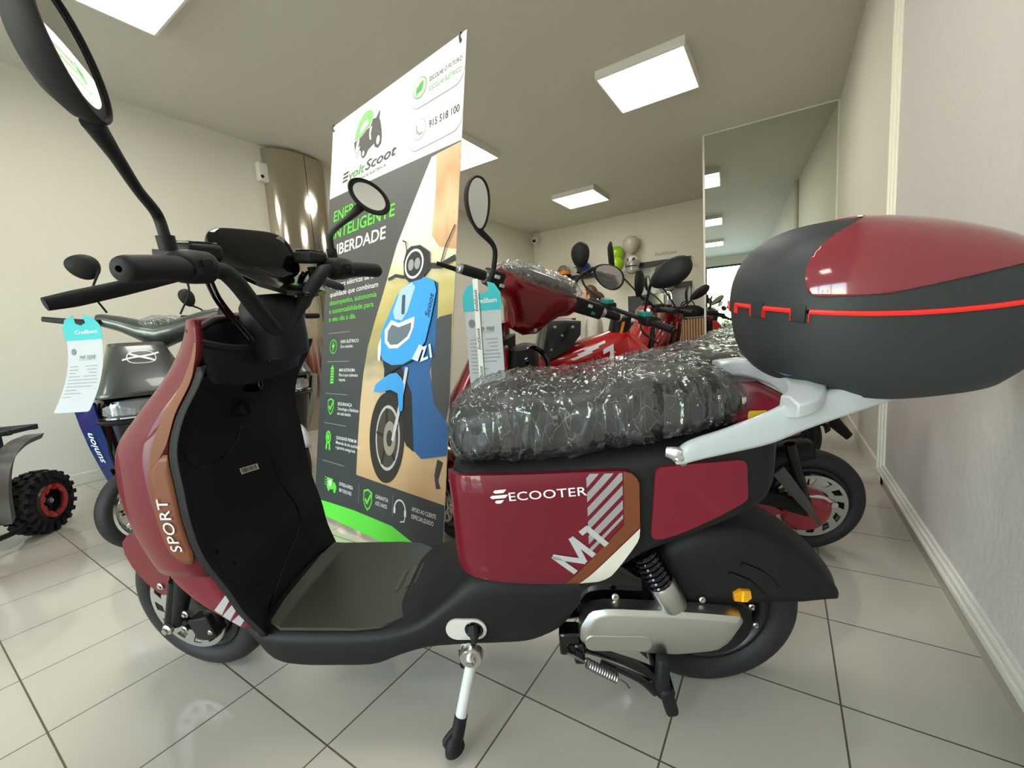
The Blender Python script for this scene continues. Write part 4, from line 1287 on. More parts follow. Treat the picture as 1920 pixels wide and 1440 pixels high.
# dark ground of the print runs from warm grey to slate down the cloth
def print_ramp(name, stops, noise_amt=0.0, nscale=(6, 6, 6), y0=0.0, y1=1.0):
    m = bpy.data.materials.new(name); m.use_nodes = True; nt = m.node_tree; b = nt.nodes['Principled BSDF']; b.inputs['Roughness'].default_value = .55
    tc = nt.nodes.new('ShaderNodeTexCoord'); sp = nt.nodes.new('ShaderNodeSeparateXYZ'); nt.links.new(tc.outputs['Object'], sp.inputs[0])
    mr = nt.nodes.new('ShaderNodeMapRange'); mr.inputs['From Min'].default_value = y0; mr.inputs['From Max'].default_value = y1
    nt.links.new(sp.outputs['Y'], mr.inputs['Value'])
    src = mr.outputs[0]
    if noise_amt:
        mp = nt.nodes.new('ShaderNodeMapping'); mp.inputs['Scale'].default_value = nscale; nt.links.new(tc.outputs['Object'], mp.inputs[0])
        nz = nt.nodes.new('ShaderNodeTexNoise'); nz.inputs['Scale'].default_value = 1.0; nz.inputs['Detail'].default_value = 2; nt.links.new(mp.outputs[0], nz.inputs['Vector'])
        ma = nt.nodes.new('ShaderNodeMath'); ma.operation = 'MULTIPLY_ADD'; ma.inputs[1].default_value = noise_amt
        nt.links.new(nz.outputs[0], ma.inputs[0]); mb = nt.nodes.new('ShaderNodeMath'); mb.operation = 'SUBTRACT'; mb.inputs[1].default_value = noise_amt*.5
        nt.links.new(src, mb.inputs[0]); nt.links.new(mb.outputs[0], ma.inputs[2]); src = ma.outputs[0]
    cr = nt.nodes.new('ShaderNodeValToRGB'); el = cr.color_ramp.elements
    el[0].position, el[0].color = stops[0][0], lin(stops[0][1]); el[1].position, el[1].color = stops[-1][0], lin(stops[-1][1])
    for p, c in stops[1:-1]:
        q = el.new(p); q.color = lin(c)
    nt.links.new(src, cr.inputs[0]); nt.links.new(cr.outputs[0], b.inputs['Base Color'])
    return m
b = MB(); b.patch([[(0, 0), (BW_, 0), (BW_, BH_), (0, BH_)]], bmap(0), .1, .0015); cloth = b.build('banner_cloth', P_['white'], ban, angle=60)
E0 = .0006
def layer(polys, m, name, lvl, grid=.1, tri=None, parent=None):
    b = MB(); b.patch(polys, bmap(E0*lvl), grid, 0, tri=tri); return b.build(name, m, parent or cloth, angle=60)
dk = print_ramp('banner_dark_ground', [(0, (46, 52, 56)), (.45, (62, 66, 68)), (1, (84, 83, 82))], y1=1.66)
layer([[(0, 0), (BW_, 0), (BW_, 1.64), (0, 1.672)]], dk, 'dark_ground', 1)
layer([[(0, 0), (.98, 0), (.84, .055), (.70, .086), (.40, .087), (.15, .076), (0, .066)]], P_['green'], 'green_swoosh', 2)
bg = print_ramp('photo_scene', [(0, (196, 160, 116)), (.12, (206, 172, 130)), (.33, (198, 176, 142)), (.40, (150, 140, 112)), (.50, (172, 158, 96)), (.62, (196, 182, 120)), (.74, (222, 218, 206)), (1, (226, 226, 224))], .16, (5, 14, 1), .24, 1.64)
photo = [(.402, .257), (1.0274, .242), (1.0274, 1.6333), (.855, 1.628), (.80, 1.545), (.72, 1.42), (.645, 1.30), (.56, 1.10), (.50, .97), (.455, .86), (.428, .74), (.412, .60), (.404, .41)]
ph = layer([photo], bg, 'photo_print', 2)
def pic(polys, rgb, name, lvl, rough=.5): return layer(polys, mat('print_'+name, rgb, rough), name, lvl, parent=ph)
trunk = print_ramp('print_wood', [(0, (188, 140, 96)), (.4, (222, 186, 148)), (.7, (196, 150, 110)), (1, (214, 178, 142))], .5, (22, 3, 1), 1.2, 1.64)
layer([[(.885, 1.63), (1.0274, 1.6333), (1.0274, 1.22), (.93, 1.245), (.88, 1.30), (.892, 1.48)]], trunk, 'wood_wall', 3, parent=ph)
pic([[(.90, .93), (.95, .965), (1.02, .972), (1.0274, .62), (1.01, .54), (.943, .58), (.92, .70)]], (66, 68, 72), 'seat_picture', 4)
pic([[(1.0, .405), (1.008, .40), (.985, .33), (1.0, .30), (.975, .295), (.962, .345), (.975, .41)]], (58, 54, 52), 'stand_picture', 4)
pic([[(.91, 1.112), (.935, 1.10), (.936, .86), (.905, .75), (.945, .62), (1.0274, .55), (1.0274, .43), (.88, .398), (.80, .44), (.77, .60), (.70, .73), (.74, .80), (.87, .875)]], (34, 92, 150), 'side_picture', 5)
pic([[(.77, .70), (.80, .66), (.83, .42), (.78, .44), (.70, .55), (.60, .68), (.60, .78), (.70, .80)]], (24, 26, 30), 'well_picture', 6)
# front wheel of the pictured scooter
wc, wr, wry = (.635, .458), .128, .198
layer([circ(wc[0], wc[1], wr, 40, wry)], mat('print_tyre', (40, 38, 36), .5), 'tyre_picture', 7, .1, parent=ph)
layer([circ(wc[0]+.012, wc[1], wr*.70, 36, wry*.72)], mat('print_rim', (186, 184, 180), .4), 'rim_picture', 8, .1, parent=ph)
layer([circ(wc[0]+.012, wc[1], wr*.62, 36, wry*.65)], mat('print_rim_dark', (70, 60, 52), .5), 'rim_gap_picture', 9, .1, parent=ph)
for k in range(5):
    a = 2*pi*k/5+.5
    sv, sf = stroke([(wc[0]+.012, wc[1]), (wc[0]+.012+wr*.62*cos(a), wc[1]+wry*.64*sin(a))], .014); layer([], mat('print_spoke', (36, 34, 34), .4), 'spoke_picture', 10, 0, tri=(sv, sf), parent=ph)
layer([circ(wc[0]+.03, wc[1]+.0, .045, 24, .075)], mat('print_disc', (150, 142, 130), .4), 'disc_picture', 11, .1, parent=ph)
layer([circ(wc[0]+.03, wc[1]+.0, .022, 20, .036)], mat('print_hub', (60, 56, 52), .4), 'hub_picture', 12, .1, parent=ph)
sv, sf = stroke([(.765, .76), (.735, .62), (.690, .455)], .020); layer([], mat('print_fork', (196, 196, 198), .4), 'fork_picture', 13, 0, tri=(sv, sf), parent=ph)
pic([[(.528, .655), (.545, .688), (.589, .712), (.65, .738), (.70, .742), (.735, .72), (.752, .69), (.752, .585), (.728, .575), (.712, .655), (.66, .668), (.58, .655)]], (56, 150, 220), 'fender_picture', 14)
# front fascia
pic([[(.768, 1.128), (.85, 1.135), (.915, 1.112), (.932, 1.07), (.905, .955), (.878, .868), (.80, .80), (.739, .778), (.66, .775), (.588, .80), (.555, .86), (.575, .93), (.625, 1.0), (.68, 1.08)]], (52, 152, 222), 'fascia_picture', 15)
pic([[(.878, .868), (.80, .80), (.739, .778), (.66, .775), (.588, .80), (.562, .845), (.59, .80), (.62, .73), (.70, .76), (.80, .79), (.86, .84)]], (28, 34, 44), 'grille_picture', 16)
pic([[(.70, 1.10), (.775, 1.122), (.80, 1.10), (.755, 1.0), (.72, .965), (.668, .975), (.655, 1.01)]], (166, 196, 220), 'hood_picture', 16)
pic([rrect(.715, .99, .738, 1.075, .010)], (60, 80, 100), 'hood_slot_picture', 17)
pic([[(.60, .93), (.645, .972), (.70, .955), (.765, .968), (.806, .975), (.802, .93), (.775, .885), (.70, .848), (.64, .848), (.605, .875)]], (226, 230, 234), 'lamp_picture', 17)
pic([[(.625, .925), (.652, .952), (.70, .937), (.762, .948), (.787, .953), (.784, .925), (.764, .895), (.70, .864), (.648, .863), (.622, .885)]], (96, 110, 124), 'lamp_glass_picture', 18)
pic([[(.552, .86), (.575, .90), (.58, .84), (.572, .79), (.556, .80)], [(.80, .80), (.845, .86), (.87, .85), (.84, .79)]], (206, 214, 220), 'indicator_picture', 18)
# head unit with lamp, bars and mirrors of the picture
pic([[(.713, 1.215), (.73, 1.262), (.76, 1.275), (.82, 1.27), (.88, 1.232), (.885, 1.16), (.84, 1.128), (.76, 1.122), (.722, 1.15)]], (40, 42, 46), 'head_picture', 17)
layer([], mat('print_lamp_ring', (232, 236, 236), .4), 'lamp_ring_picture', 18, 0, tri=ring_tri(.786, 1.197, .052, .062), parent=ph)
for dx in (-.02, .022): layer([circ(.786+dx, 1.195, .019, 20, .024)], mat('print_lens', (150, 156, 160), .4), 'lens_picture', 18, .1, parent=ph)
for seq, w in ((((.885, 1.175), (.95, 1.165), (1.0274, 1.185)), .022), (((.72, 1.15), (.66, 1.165), (.61, 1.155)), .014), (((.95, 1.17), (.975, 1.24), (1.022, 1.31)), .007), (((.735, 1.25), (.72, 1.30), (.70, 1.31)), .006)):
    sv, sf = stroke(list(seq), w); layer([], mat('print_bar', (48, 50, 54), .4), 'bar_picture', 16, 0, tri=(sv, sf), parent=ph)
def btext(s, u0, v0, u1, h, m, lvl=3, bold=0.0, shear=0.0, name='lettering', ang=0.0):
    vs, fs = text_geo(s, h/.70, bold, shear)
    x0 = min(v[0] for v in vs); x1 = max(v[0] for v in vs)
    k = (u1-u0)/(x1-x0)
    vs = [((x-x0)*k, y) for x, y in vs]
    if ang: vs = rot2(vs, ang)
    layer([], m, name, lvl, 0, tri=([(u0+x, v0+y) for x, y in vs], fs))
# lettering on the picture
vs_, fs_ = text_geo('Scoot', .040, .02, .2); layer([], mat('print_scoot', (20, 60, 110), .5), 'lettering', 17, 0, tri=([(x+.0, y) for x, y in rot2(vs_, 1.30, (.895, .965))], fs_), parent=ph)
vs_, fs_ = text_geo('Z1', .075, .03); layer([], mat('print_z1', (214, 222, 230), .5), 'lettering', 17, 0, tri=(rot2(vs_, .25, (.855, .79)), fs_), parent=ph)
# header
for (v0, v1) in ((1.868, 1.985), (1.685, 1.812)):
    layer([rrect(.697, v0, BW_-.0005, v1, .055, 8)], P_['grey'], 'pill_border', 2)
    layer([rrect(.700, v0+.003, BW_-.0004, v1-.003, .053, 8)], P_['pill'], 'pill', 3)
layer([circ(.754, 1.957, .046, 28)], P_['green2'], 'leaf_circle_border', 4); layer([circ(.754, 1.957, .042, 28)], P_['mint'], 'leaf_circle', 5)
layer([[(.735, 1.938), (.738, 1.962), (.757, 1.975), (.778, 1.980), (.779, 1.958), (.768, 1.94), (.750, 1.935)], [(.731, 1.95), (.735, 1.965), (.743, 1.945), (.740, 1.925), (.735, 1.925)]], P_['green2'], 'leaf', 6)
layer([circ(.766, 1.772, .044, 28)], P_['grey'], 'phone_circle_border', 4); layer([circ(.766, 1.772, .041, 28)], P_['white'], 'phone_circle', 5)
sv, sf = stroke([(.747, 1.792), (.748, 1.775), (.758, 1.758), (.775, 1.750), (.788, 1.752)], .011); layer([], P_['grey'], 'phone_sign', 6, 0, tri=(sv, sf))
btext('ESCOLHE O FUTURO', .819, 1.956, 1.013, .019, P_['ink'], 5, .006)
btext('ESCOLHE ELÉTRICO', .820, 1.915, 1.012, .019, P_['green2'], 5, .004)
btext('915 518 100', .829, 1.757, 1.010, .030, P_['ink'], 5, .010)
# maker's sign: scooter silhouette in a leaf ring over the name
layer([[(.235, 1.905), (.245, 1.95), (.275, 1.995), (.32, 2.02), (.365, 2.018), (.395, 1.995), (.392, 1.965), (.36, 1.955), (.345, 1.98), (.315, 1.98), (.285, 1.955), (.268, 1.918)], [(.268, 1.918), (.385, 1.962), (.375, 1.945), (.285, 1.905)]], P_['green'], 'sign_leaf', 3)
layer([[(.232, 1.90), (.30, 1.905), (.345, 1.925), (.38, 1.93), (.395, 1.96), (.425, 1.955), (.445, 1.975), (.45, 1.985), (.456, 1.97), (.45, 1.945), (.463, 1.92), (.475, 1.88), (.48, 1.85), (.478, 1.815), (.452, 1.80), (.425, 1.815), (.418, 1.835), (.40, 1.83), (.365, 1.82), (.35, 1.80), (.325, 1.79), (.305, 1.81), (.300, 1.835), (.27, 1.86), (.262, 1.83), (.245, 1.85)]], P_['ink'], 'sign_scooter', 3)
layer([[(.262, 1.895), (.285, 1.90), (.275, 1.86), (.295, 1.862), (.248, 1.785), (.262, 1.845), (.245, 1.843)], [(.375, 1.925), (.395, 1.925), (.385, 1.895), (.392, 1.86), (.378, 1.865), (.372, 1.895)]], P_['white'], 'sign_bolt', 4)
layer([circ(.452, 1.838, .014, 16, .022), circ(.326, 1.815, .010, 16, .013)], P_['white'], 'sign_wheel', 4)
for k in range(3): layer([rot2([(0, 0), (.052, 0), (.056, .009), (.005, .009)], .0, (.132+.004*k, 1.722+.019*k))], P_['ink'], 'name_bar', 3)
btext('volt', .198, 1.722, .345, .045, P_['green2'], 3, .012, .25); btext('Scoot', .350, 1.722, .606, .047, P_['ink'], 3, .014, .25)
btext('MOBILIDADE ELÉTRICA', .205, 1.690, .528, .014, P_['ink'], 3, 0)
for u0, u1 in ((.13, .195), (.54, .605)): layer([[(u0, 1.695), (u1, 1.695), (u1, 1.697), (u0, 1.697)]], P_['grey'], 'rule', 3)
# slogans
btext('ENERGIA', .062, 1.535, .412, .055, P_['green'], 3, .014); btext('INTELIGENTE', .060, 1.442, .618, .057, P_['green'], 3, .016); btext('LIBERDADE', .062, 1.352, .556, .057, P_['white'], 3, .016)
for s_, u1, v0, m_ in (('Scooters elétricas de alta', .514, 1.182, 'white'), ('qualidade que combinam', .517, 1.136, 'white'), ('desempenho, autonomia', .508, 1.092, 'green'), ('e sustentabilidade para', .486, 1.048, 'green'), ('o seu dia a dia.', .337, 1.006, 'green')):
    btext(s_, .062, v0, u1, .026, P_[m_], 3, .004)
for v in (.942, .795, .629, .475, .279): layer([[(.065, v), (.29, v), (.29, v+.0025), (.065, v+.0025)]], P_['grey'], 'rule', 3)
rows = [(.888, ('100% ELÉTRICO', 'Zero emissões'), (.372, .320)), (.745, ('MAIS AUTONOMIA', 'Para o que realmente', 'importa'), (.352, .378, .262)), (.575, ('SEGURANÇA', 'Tecnologia e fiabilidade', 'em cada detalhe'), (.338, .400, .330)), (.405, ('QUALIDADE PREMIUM', 'Materiais de alta qualidade', 'e garantia assegurada'), (.392, .425, .385))]
for v, ls, us in rows:
    for k, (s_, u1) in enumerate(zip(ls, us)): btext(s_, .200, v-.024*k, u1, .0155, P_['white'], 3, .006 if k == 0 else .002)
for u0, s_ in ((.252, ('ENTREGA RÁPIDA', 'EM TODO PAÍS')), (.570, ('GARANTIA', 'ATÉ 3 ANOS')), (.832, ('APOIO AO CLIENTE', 'ESPECIALIZADO'))):
    for k, q in enumerate(s_): btext(q, u0, .180-.030*k, u0+(.125, .098, .150)[(.252, .57, .832).index(u0)]*(1 if k == 0 else .92), .017, P_['white'], 3, .006)
layer([[(.43, .13), (.432, .13), (.432, .22), (.43, .22)], [(.70, .13), (.702, .13), (.702, .22), (.70, .22)]], P_['grey'], 'rule', 3)
# icons
layer([], P_['green'], 'bolt_icon', 3, 0, tri=ring_tri(.125, .873, .033, .037)); layer([[(.130, .905), (.108, .870), (.122, .870), (.116, .842), (.142, .882), (.127, .882)]], P_['green'], 'bolt_icon', 3)
layer([rrect(.110, .682, .144, .765, .006)], P_['green'], 'battery_icon', 3); layer([rrect(.119, .765, .135, .775, .002)], P_['green'], 'battery_icon', 3)
for k in range(5): layer([[(.112, .694+.014*k), (.142, .694+.014*k), (.142, .698+.014*k), (.112, .698+.014*k)]], P_['dark'], 'battery_gap', 4)
def shield(u, v, k, lvl=3):
    o = [(-.03, .032), (0, .042), (.03, .032), (.03, -.005), (.018, -.028), (0, -.042), (-.018, -.028), (-.03, -.005)]
    layer([[(u+x*k, v+y*k) for x, y in o]], P_['green'], 'shield_icon', lvl); layer([[(u+x*k*.80, v+y*k*.82) for x, y in o]], P_['dark'], 'shield_icon', lvl+1)
    sv, sf = stroke([(u-.014*k, v), (u-.003*k, v-.013*k), (u+.022*k, v+.022*k)], .010*k); layer([], P_['green'], 'check_icon', lvl+2, 0, tri=(sv, sf))
shield(.128, .563, 1.05); shield(.508, .160, 1.2)
layer([[(.118+.030*cos(2*pi*k/32)*(1 if k % 2 else .86), .405+.036*sin(2*pi*k/32)*(1 if k % 2 else .86)) for k in range(32)], [(.100, .385), (.112, .375), (.108, .335), (.098, .345), (.090, .338)], [(.136, .385), (.124, .375), (.128, .335), (.138, .345), (.146, .338)]], P_['green'], 'medal_icon', 3)
layer([circ(.118, .405, .018, 20, .021)], P_['dark'], 'medal_icon', 4); layer([circ(.118, .405, .014, 20, .016)], P_['green'], 'medal_icon', 5)
layer([rrect(.125, .145, .185, .200, .004), [(.187, .150), (.187, .185), (.205, .185), (.222, .168), (.222, .150)], circ(.145, .143, .011, 14), circ(.205, .143, .011, 14)] + [[(.10, .160+.012*k), (.122, .160+.012*k), (.122, .164+.012*k), (.10, .164+.012*k)] for k in range(4)], P_['green'], 'truck_icon', 3)
layer([rrect(.143, .160, .172, .190, .003)], P_['white'], 'parcel_icon', 4)
sv, sf = stroke([(.752+.038*cos(pi*k/12), .165+.042*sin(pi*k/12)) for k in range(13)], .007); layer([], P_['white'], 'headset_icon', 3, 0, tri=(sv, sf))
layer([rrect(.708, .145, .722, .172, .004), rrect(.782, .145, .796, .172, .004)], P_['white'], 'headset_icon', 3)
sv, sf = stroke([(.79, .146), (.785, .125), (.76, .118)], .005); layer([], P_['white'], 'headset_icon', 3, 0, tri=(sv, sf))
# crossed poles behind the cloth, rear leg and corner hooks
pm_ = mat('banner_pole', (24, 24, 25), .4)
for a_, c_ in (((.02, .02), (BW_-.02, BH_+.0)), ((BW_-.02, .02), (.02, BH_+.0))):
    m_ = (BW_/2, BH_*.45)
    b = MB(); b.tube([(a_[0], a_[1], -.012), (m_[0], m_[1], -.06), (c_[0], c_[1], -.012)], .006, 8, 6); b.build('pole', pm_, ban)
b = MB(); b.tube([(BW_/2, BH_*.45, -.06), (BW_/2, .12, -.42)], .007, 8, 1); b.build('rear_leg', pm_, ban)
b = MB(); b.lathe([(0, .02), (.03, .02), (.03, -.02), (0, -.02)], (BW_/2, BH_*.45, -.06), (0, 0, 1), 16); b.build('hub', pm_, ban, bevel=.004)
for x, y, s in ((.012, BH_-.02, -1), (BW_-.03, BH_-.022, 1), (.012, .02, -1), (BW_-.012, .02, 1)):
    b = MB(); dy = 1 if y > 1 else -1
    b.tube([(x, y-.012*dy, .003), (x, y, .008), (x+.0*s, y+.018*dy, .006), (x+.006*s, y+.03*dy, -.012)], .0035, 8, 5); b.build('hook', pm_, ban)
    b = MB(); b.lathe([(.005, .0015), (.009, .0015), (.009, 0), (.005, 0), (.005, .0015)], (x, y-.008*dy, .001), (0, 0, 1), 16); b.build('eyelet', M['steel'], ban)
# ================================================================== the other vehicles in the shop
M['dark_red'] = mat('dark_red_metallic', (118, 4, 14), .24, .45, .7)
M['bright_red'] = mat('bright_red_paint', (184, 14, 20), .24, 0, .6)
M['wine'] = mat('wine_red', (150, 26, 44), .3, 0, .5)
M['gun'] = mat('gunmetal_paint', (80, 84, 82), .34, .55, .4)
M['navy'] = mat('navy_paint', (28, 58, 124), .25, .3, .6)
M['smoke'] = mat('smoked_screen', (52, 54, 54), .22, spec=.6)
M['orange'] = mat('orange_print', (226, 140, 30), .4)
M['clear'] = mat('clear_lens', (226, 234, 236), .06, 0, .3, trans=.75)

def arch(parent, name, m, c, R, a0, a1, w, xf=None, drop=.05, n=16):
    b = MB(xf); rings = []
    for k in range(n+1):
        a = radians(a0+(a1-a0)*k/n); ring = []
        ww = w*(.75+.25*sin(pi*min(1, max(0, k/n))))
        for j in range(11):
            u = -1+2*j/10; r_ = R-drop*abs(u)**3
            ring.append(Vector(c)+Vector((cos(a)*r_, ww*math.copysign(abs(u)**.8, u), sin(a)*r_)))
        rings.append(ring)
    b.loft(rings, closed=False)
    o = b.build(name, m, parent, angle=50, out=c if xf is None else None)
    s = o.modifiers.new('thick', 'SOLIDIFY'); s.thickness = .004; s.offset = 0
    return o

def wrap_cover(rings, parent, m=None, amp=.006, seed=1.0):
    b = MB(); b.loft(crinkle(rings, lambda p: (p.x, p.y*.2, p.z-.04), amp, seed)); return b.build('plastic_cover', m or M['film'], parent, angle=180)

def seat_shape(x0, x1, z, w, hump=.02, h=.075, n=36, d=0.0):
    rings = []
    for k in range(n+1):
        f = .5-.5*cos(pi*k/n); x = x0+(x1-x0)*f
        e = (1-abs(2*f-1)**5)**.35 if 0 < f < 1 else 0.02
        zt = z-hump*(1-f)+.01*sin(f*6)-(.022*(1-e)); zb = zt-h*max(.3, e)
        rings.append(secring(x, zb-d*.3, zt+d, max(.02, w*e)+d, 3.2, 40))
    return rings

def mirror(parent, b0, head, normal, long_ax, a=.075, bb=.048, m=None, knee=None, r=.0065, depth=.028):
    m = m or M['black_soft']
    b0, c0 = Vector(b0), Vector(head); lx = Vector(long_ax).normalized(); nn = Vector(normal); nn = (nn-lx*nn.dot(lx)).normalized(); sx = nn.cross(lx)
    b = MB()
    low = c0-lx*a*.85-nn*.01
    if (low-b0).length > (c0+lx*a*.85-b0).length: low = c0+lx*a*.85-nn*.01
    pts = [b0, Vector(knee), low, c0-nn*depth*.7] if knee else [b0, b0.lerp(low, .5)+Vector((0, 0, .012)), low, c0-nn*depth*.7]
    b.tube(pts, [r, r*.95, r*1.3, r*1.5], 10, 6)
    def ring(f, h, n=28): return [c0+nn*h+lx*(a*f*cos(2*pi*k/n))+sx*(bb*f*sin(2*pi*k/n)*(1+.18*cos(2*pi*k/n))) for k in range(n)]
    b.loft([ring(.25, -depth), ring(.65, -depth*.85), ring(.9, -depth*.4), ring(1, .003), ring(.99, .009), ring(.93, .010), ring(.91, .006)])
    o = b.build('mirror', m, parent, angle=45)
    b = MB(); b.loft([ring(.92, .0062), ring(.5, .0075), ring(.05, .008)]); b.build('mirror_glass', M['mirror'], o, angle=60)
    return o

def handle_grip(parent, p0, p1, rings=True, r=.017):
    p0, p1 = Vector(p0), Vector(p1); d = (p1-p0).normalized(); L = (p1-p0).length
    b = MB(); b.tube([p0+d*L*.1, p1-d*L*.12], r, 18, 1)
    for k in range(7): b.lathe([(r+.0012, -.002), (r+.0012, .002)], p0+d*L*(.22+.09*k), d, 18)
    g = b.build('grip', M['black_soft'], parent)
    if rings:
        b = MB(); b.lathe([(0, 0), (r+.005, 0), (r+.006, .008), (r+.004, .02), (0, .02)], p0-d*.002, d, 20); b.build('grip_ring', M['steel'], g)
        b = MB(); b.lathe([(r+.0005, 0), (r+.001, .003), (r+.001, .010), (r-.003, .013), (.009, .013), (.008, .008), (.0, .008)], p1-d*L*.12, d, 20); b.build('bar_end', M['steel'], g)
    return g

def bike(name, loc, deg, lean, label, group=None, cat='scooter'):
    return empty(name, label=label, cat=cat, group=group, mw=bike_matrix(loc, radians(deg), lean))

def chassis(root, paint, guard=True, wb=1.27, R=.2, steer=0.0, style='five', tail=True, seat_z=.80, seat=(.60, -.05), cover=True, shield=True, fender=None, seed=1.0, front=True, disc=True, rim=None, cowl_paint=None, cdx=0.0):
    """wheels, fork, floor board, body, seat of a small scooter"""
    fender = fender or paint
    rw, _ = make_wheel(root, (0, 0, R), R, .09, 0, .66, style, 'rear_wheel', rim)
    if front:
        fw, fx = make_wheel(root, (wb, 0, R), R, .085, steer, .66, style, 'front_wheel', rim)
        if disc:
            b = MB(fx); disc_geo(b, .105, .05); b.build('brake_disc', M['disc'], fw)
        for sg in (1, -1):
            b = MB(fx); b.tube([(0, .075*sg, -.01), (-.05, .075*sg, .12), (-.12, .07*sg, .30)], .018, 12, 1); b.build('fork_leg', M['black'], root)
        arch(root, 'front_mudguard', fender, (0, 0, 0), R+.03, 20, 140, .062, fx)
    b = MB(); b.loft([secring(x, zb, zt, w, 5, 28) for x, zb, zt, w in ((.30, .22, .36, .13), (.42, .17, .33, .15), (.55, .16, .28, .16), (.80, .16, .255, .16), (.95, .17, .26, .155), (1.03, .23, .30, .14))])
    b.build('floor_board', M['black'], root)
    x0, x1 = seat
    b = MB(); b.loft([secring(x, zb, zt, w, 4.5, 32) for x, zb, zt, w in ((x0+.01, .32, seat_z-.11, .08), (x0-.03, .28, seat_z-.085, .125), (x0-.2, .29, seat_z-.085, .14), (x0-.38, .40, seat_z-.075, .14), (x1+.05, .52, seat_z-.06, .12), (x1-.12, .60, seat_z-.06, .085), (x1-.2, .65, seat_z-.075, .04))])
    b.build('rear_body', paint, root)
    b = MB(); b.loft(seat_shape(x0, x1, seat_z, .13)); st = b.build('seat', M['seat'], root, angle=60)
    if cover: wrap_cover(seat_shape(x0+.012, x1-.012, seat_z, .13, n=70, d=.010), st, seed=seed)
    if guard: arch(root, 'rear_mudguard', M['black'], (0, 0, R), R+.045, 40, 165, .075)
    else: arch(root, 'rear_mudguard', M['black'], (0, 0, R), R+.035, 30, 92, .07)
    b = MB(); b.tube([(.02, .085, R), (.16, .09, .25), (.32, .08, .26)], [.028, .03, .025], 10, 3, flat=.5); b.build('swing_arm', M['black'], root)
    b = MB(); b.tube([(.03, .09, .22), (.10, .095, .46)], .019, 12, 1); b.build('shock_absorber', M['black_gloss'], root)
    if tail:
        b = MB(); b.obox((x1-.195, 0, seat_z-.10), (.012, .06, .025), (1, 0, .3), (0, 1, 0), (-.3, 0, 1)); b.build('tail_lamp', M['red_reflect'], root, bevel=.006)
    b = MB(); b.tube([(.55, .11, .19), (.575, .17, .10), (.58, .215, .005)], [.010, .010, .012], 10, 2); b.build('side_stand', M['black'], root)
    if shield:
        rings = []
        for z, xc, d, w in ((.26, 1.05, .05, .12), (.36, 1.08, .07, .15), (.50, 1.10, .10, .175), (.66, 1.07, .11, .175), (.80, 1.01, .08, .155), (.90, .975, .055, .12), (.95, .955, .04, .08)):
            rings.append(superring(xc+cdx, 0, z, d, w, 2.8, 36))
        b = MB(); b.loft(rings); fc = b.build('front_cowl', cowl_paint or paint, root, angle=45)
        rings = []
        for z, xc, w in ((.27, 1.0, .12), (.36, 1.005, .145), (.50, .995, .165), (.66, .965, .165), (.80, .935, .14), (.89, .925, .11)):
            rings.append(superring(xc+cdx, 0, z, .02, w, 4, 28))
        b = MB(); b.loft(rings); b.build('inner_shield', M['black'], root, angle=45)
    return root

def tag_sheet(name, o, ax, up, w, h, price, label, strap=False, curl=0.0):
    """price sheet in a clear door-hanger pocket, teal head with a hook hole"""
    ax, up = Vector(ax).normalized(), Vector(up); up = (up-ax*up.dot(ax)).normalized(); nn = ax.cross(up)
    root = empty(name, label=label, cat='price tag', group='price tags on the handlebars', mw=Matrix(((ax.x, up.x, nn.x, o[0]), (ax.y, up.y, nn.y, o[1]), (ax.z, up.z, nn.z, o[2]), (0, 0, 0, 1))))
    f = lambda e: (lambda u, v, d=0: Vector((u-curl*(v*v), v, e+d+.012*sin(u/w*2.2)+curl*1.2*v*v)))
    b = MB(); b.patch([rrect(-w/2, -h*.80, w/2, 0, .008)], f(0), .03, .001); sh = b.build('sheet', M['paper'], root, angle=60)
    top = [(-w/2-.004, -.012), (w/2+.004, -.012), (w/2+.004, h*.12), (w*.38, h*.21), (.020, h*.235), (.024, h*.15), (0, h*.125), (-.022, h*.15), (-.020, h*.235), (-w*.40, h*.20), (-w/2-.004, h*.11)]
    b = MB(); b.patch([top], f(.0012), .03, .001); hd = b.build('header', M['teal'], root, angle=60)
    def tx(s, u0, v0, hh, m, bold=0, u1=None, par=sh, e=.0022):
        vs, fs = text_geo(s, hh/.7, bold); k = 1 if u1 is None else (u1-u0)/max(1e-6, max(v[0] for v in vs))
        b = MB(); b.patch([], f(e), 0, 0, tri=([(u0+x*k, v0+y) for x, y in vs], fs)); b.build('lettering', m, par, angle=60)
    tx('Credibom', -w*.22, h*.035, .015, M['white_print'], .01, w*.42, hd)
    tx('PVP: '+price, -w*.16, -h*.24, .015, M['grey_print'], .008, w*.30)
    b = MB(); b.patch([[(-w*.16, -h*.252), (w*.30, -h*.252), (w*.30, -h*.249), (-w*.16, -h*.249)]], f(.0022), 0); b.build('rule', M['grey_print'], sh)
    b = MB(); b.patch([circ(-w*.33, -h*.155, .010, 16, .013)], f(.0022), 0); b.build('sheet_emblem', M['grey_print'], sh)
    for k, (u0, u1) in enumerate(((-.42, -.2), (.02, .36), (-.42, -.18), (.08, .36), (-.42, -.24), (.14, .36), (-.42, -.1), (.0, .36), (-.42, .42), (-.42, .42), (-.42, .3), (-.42, -.1), (-.42, .05), (-.42, -.2))):
        v = -h*(.32+.036*(k//2 if k < 8 else k-4)); b = MB(); b.patch([[(w*u0, v), (w*u1, v), (w*u1, v+.0032), (w*u0, v+.0032)]], f(.0022), 0); b.build('text_line', M['faint_print'], sh)
    return root, f

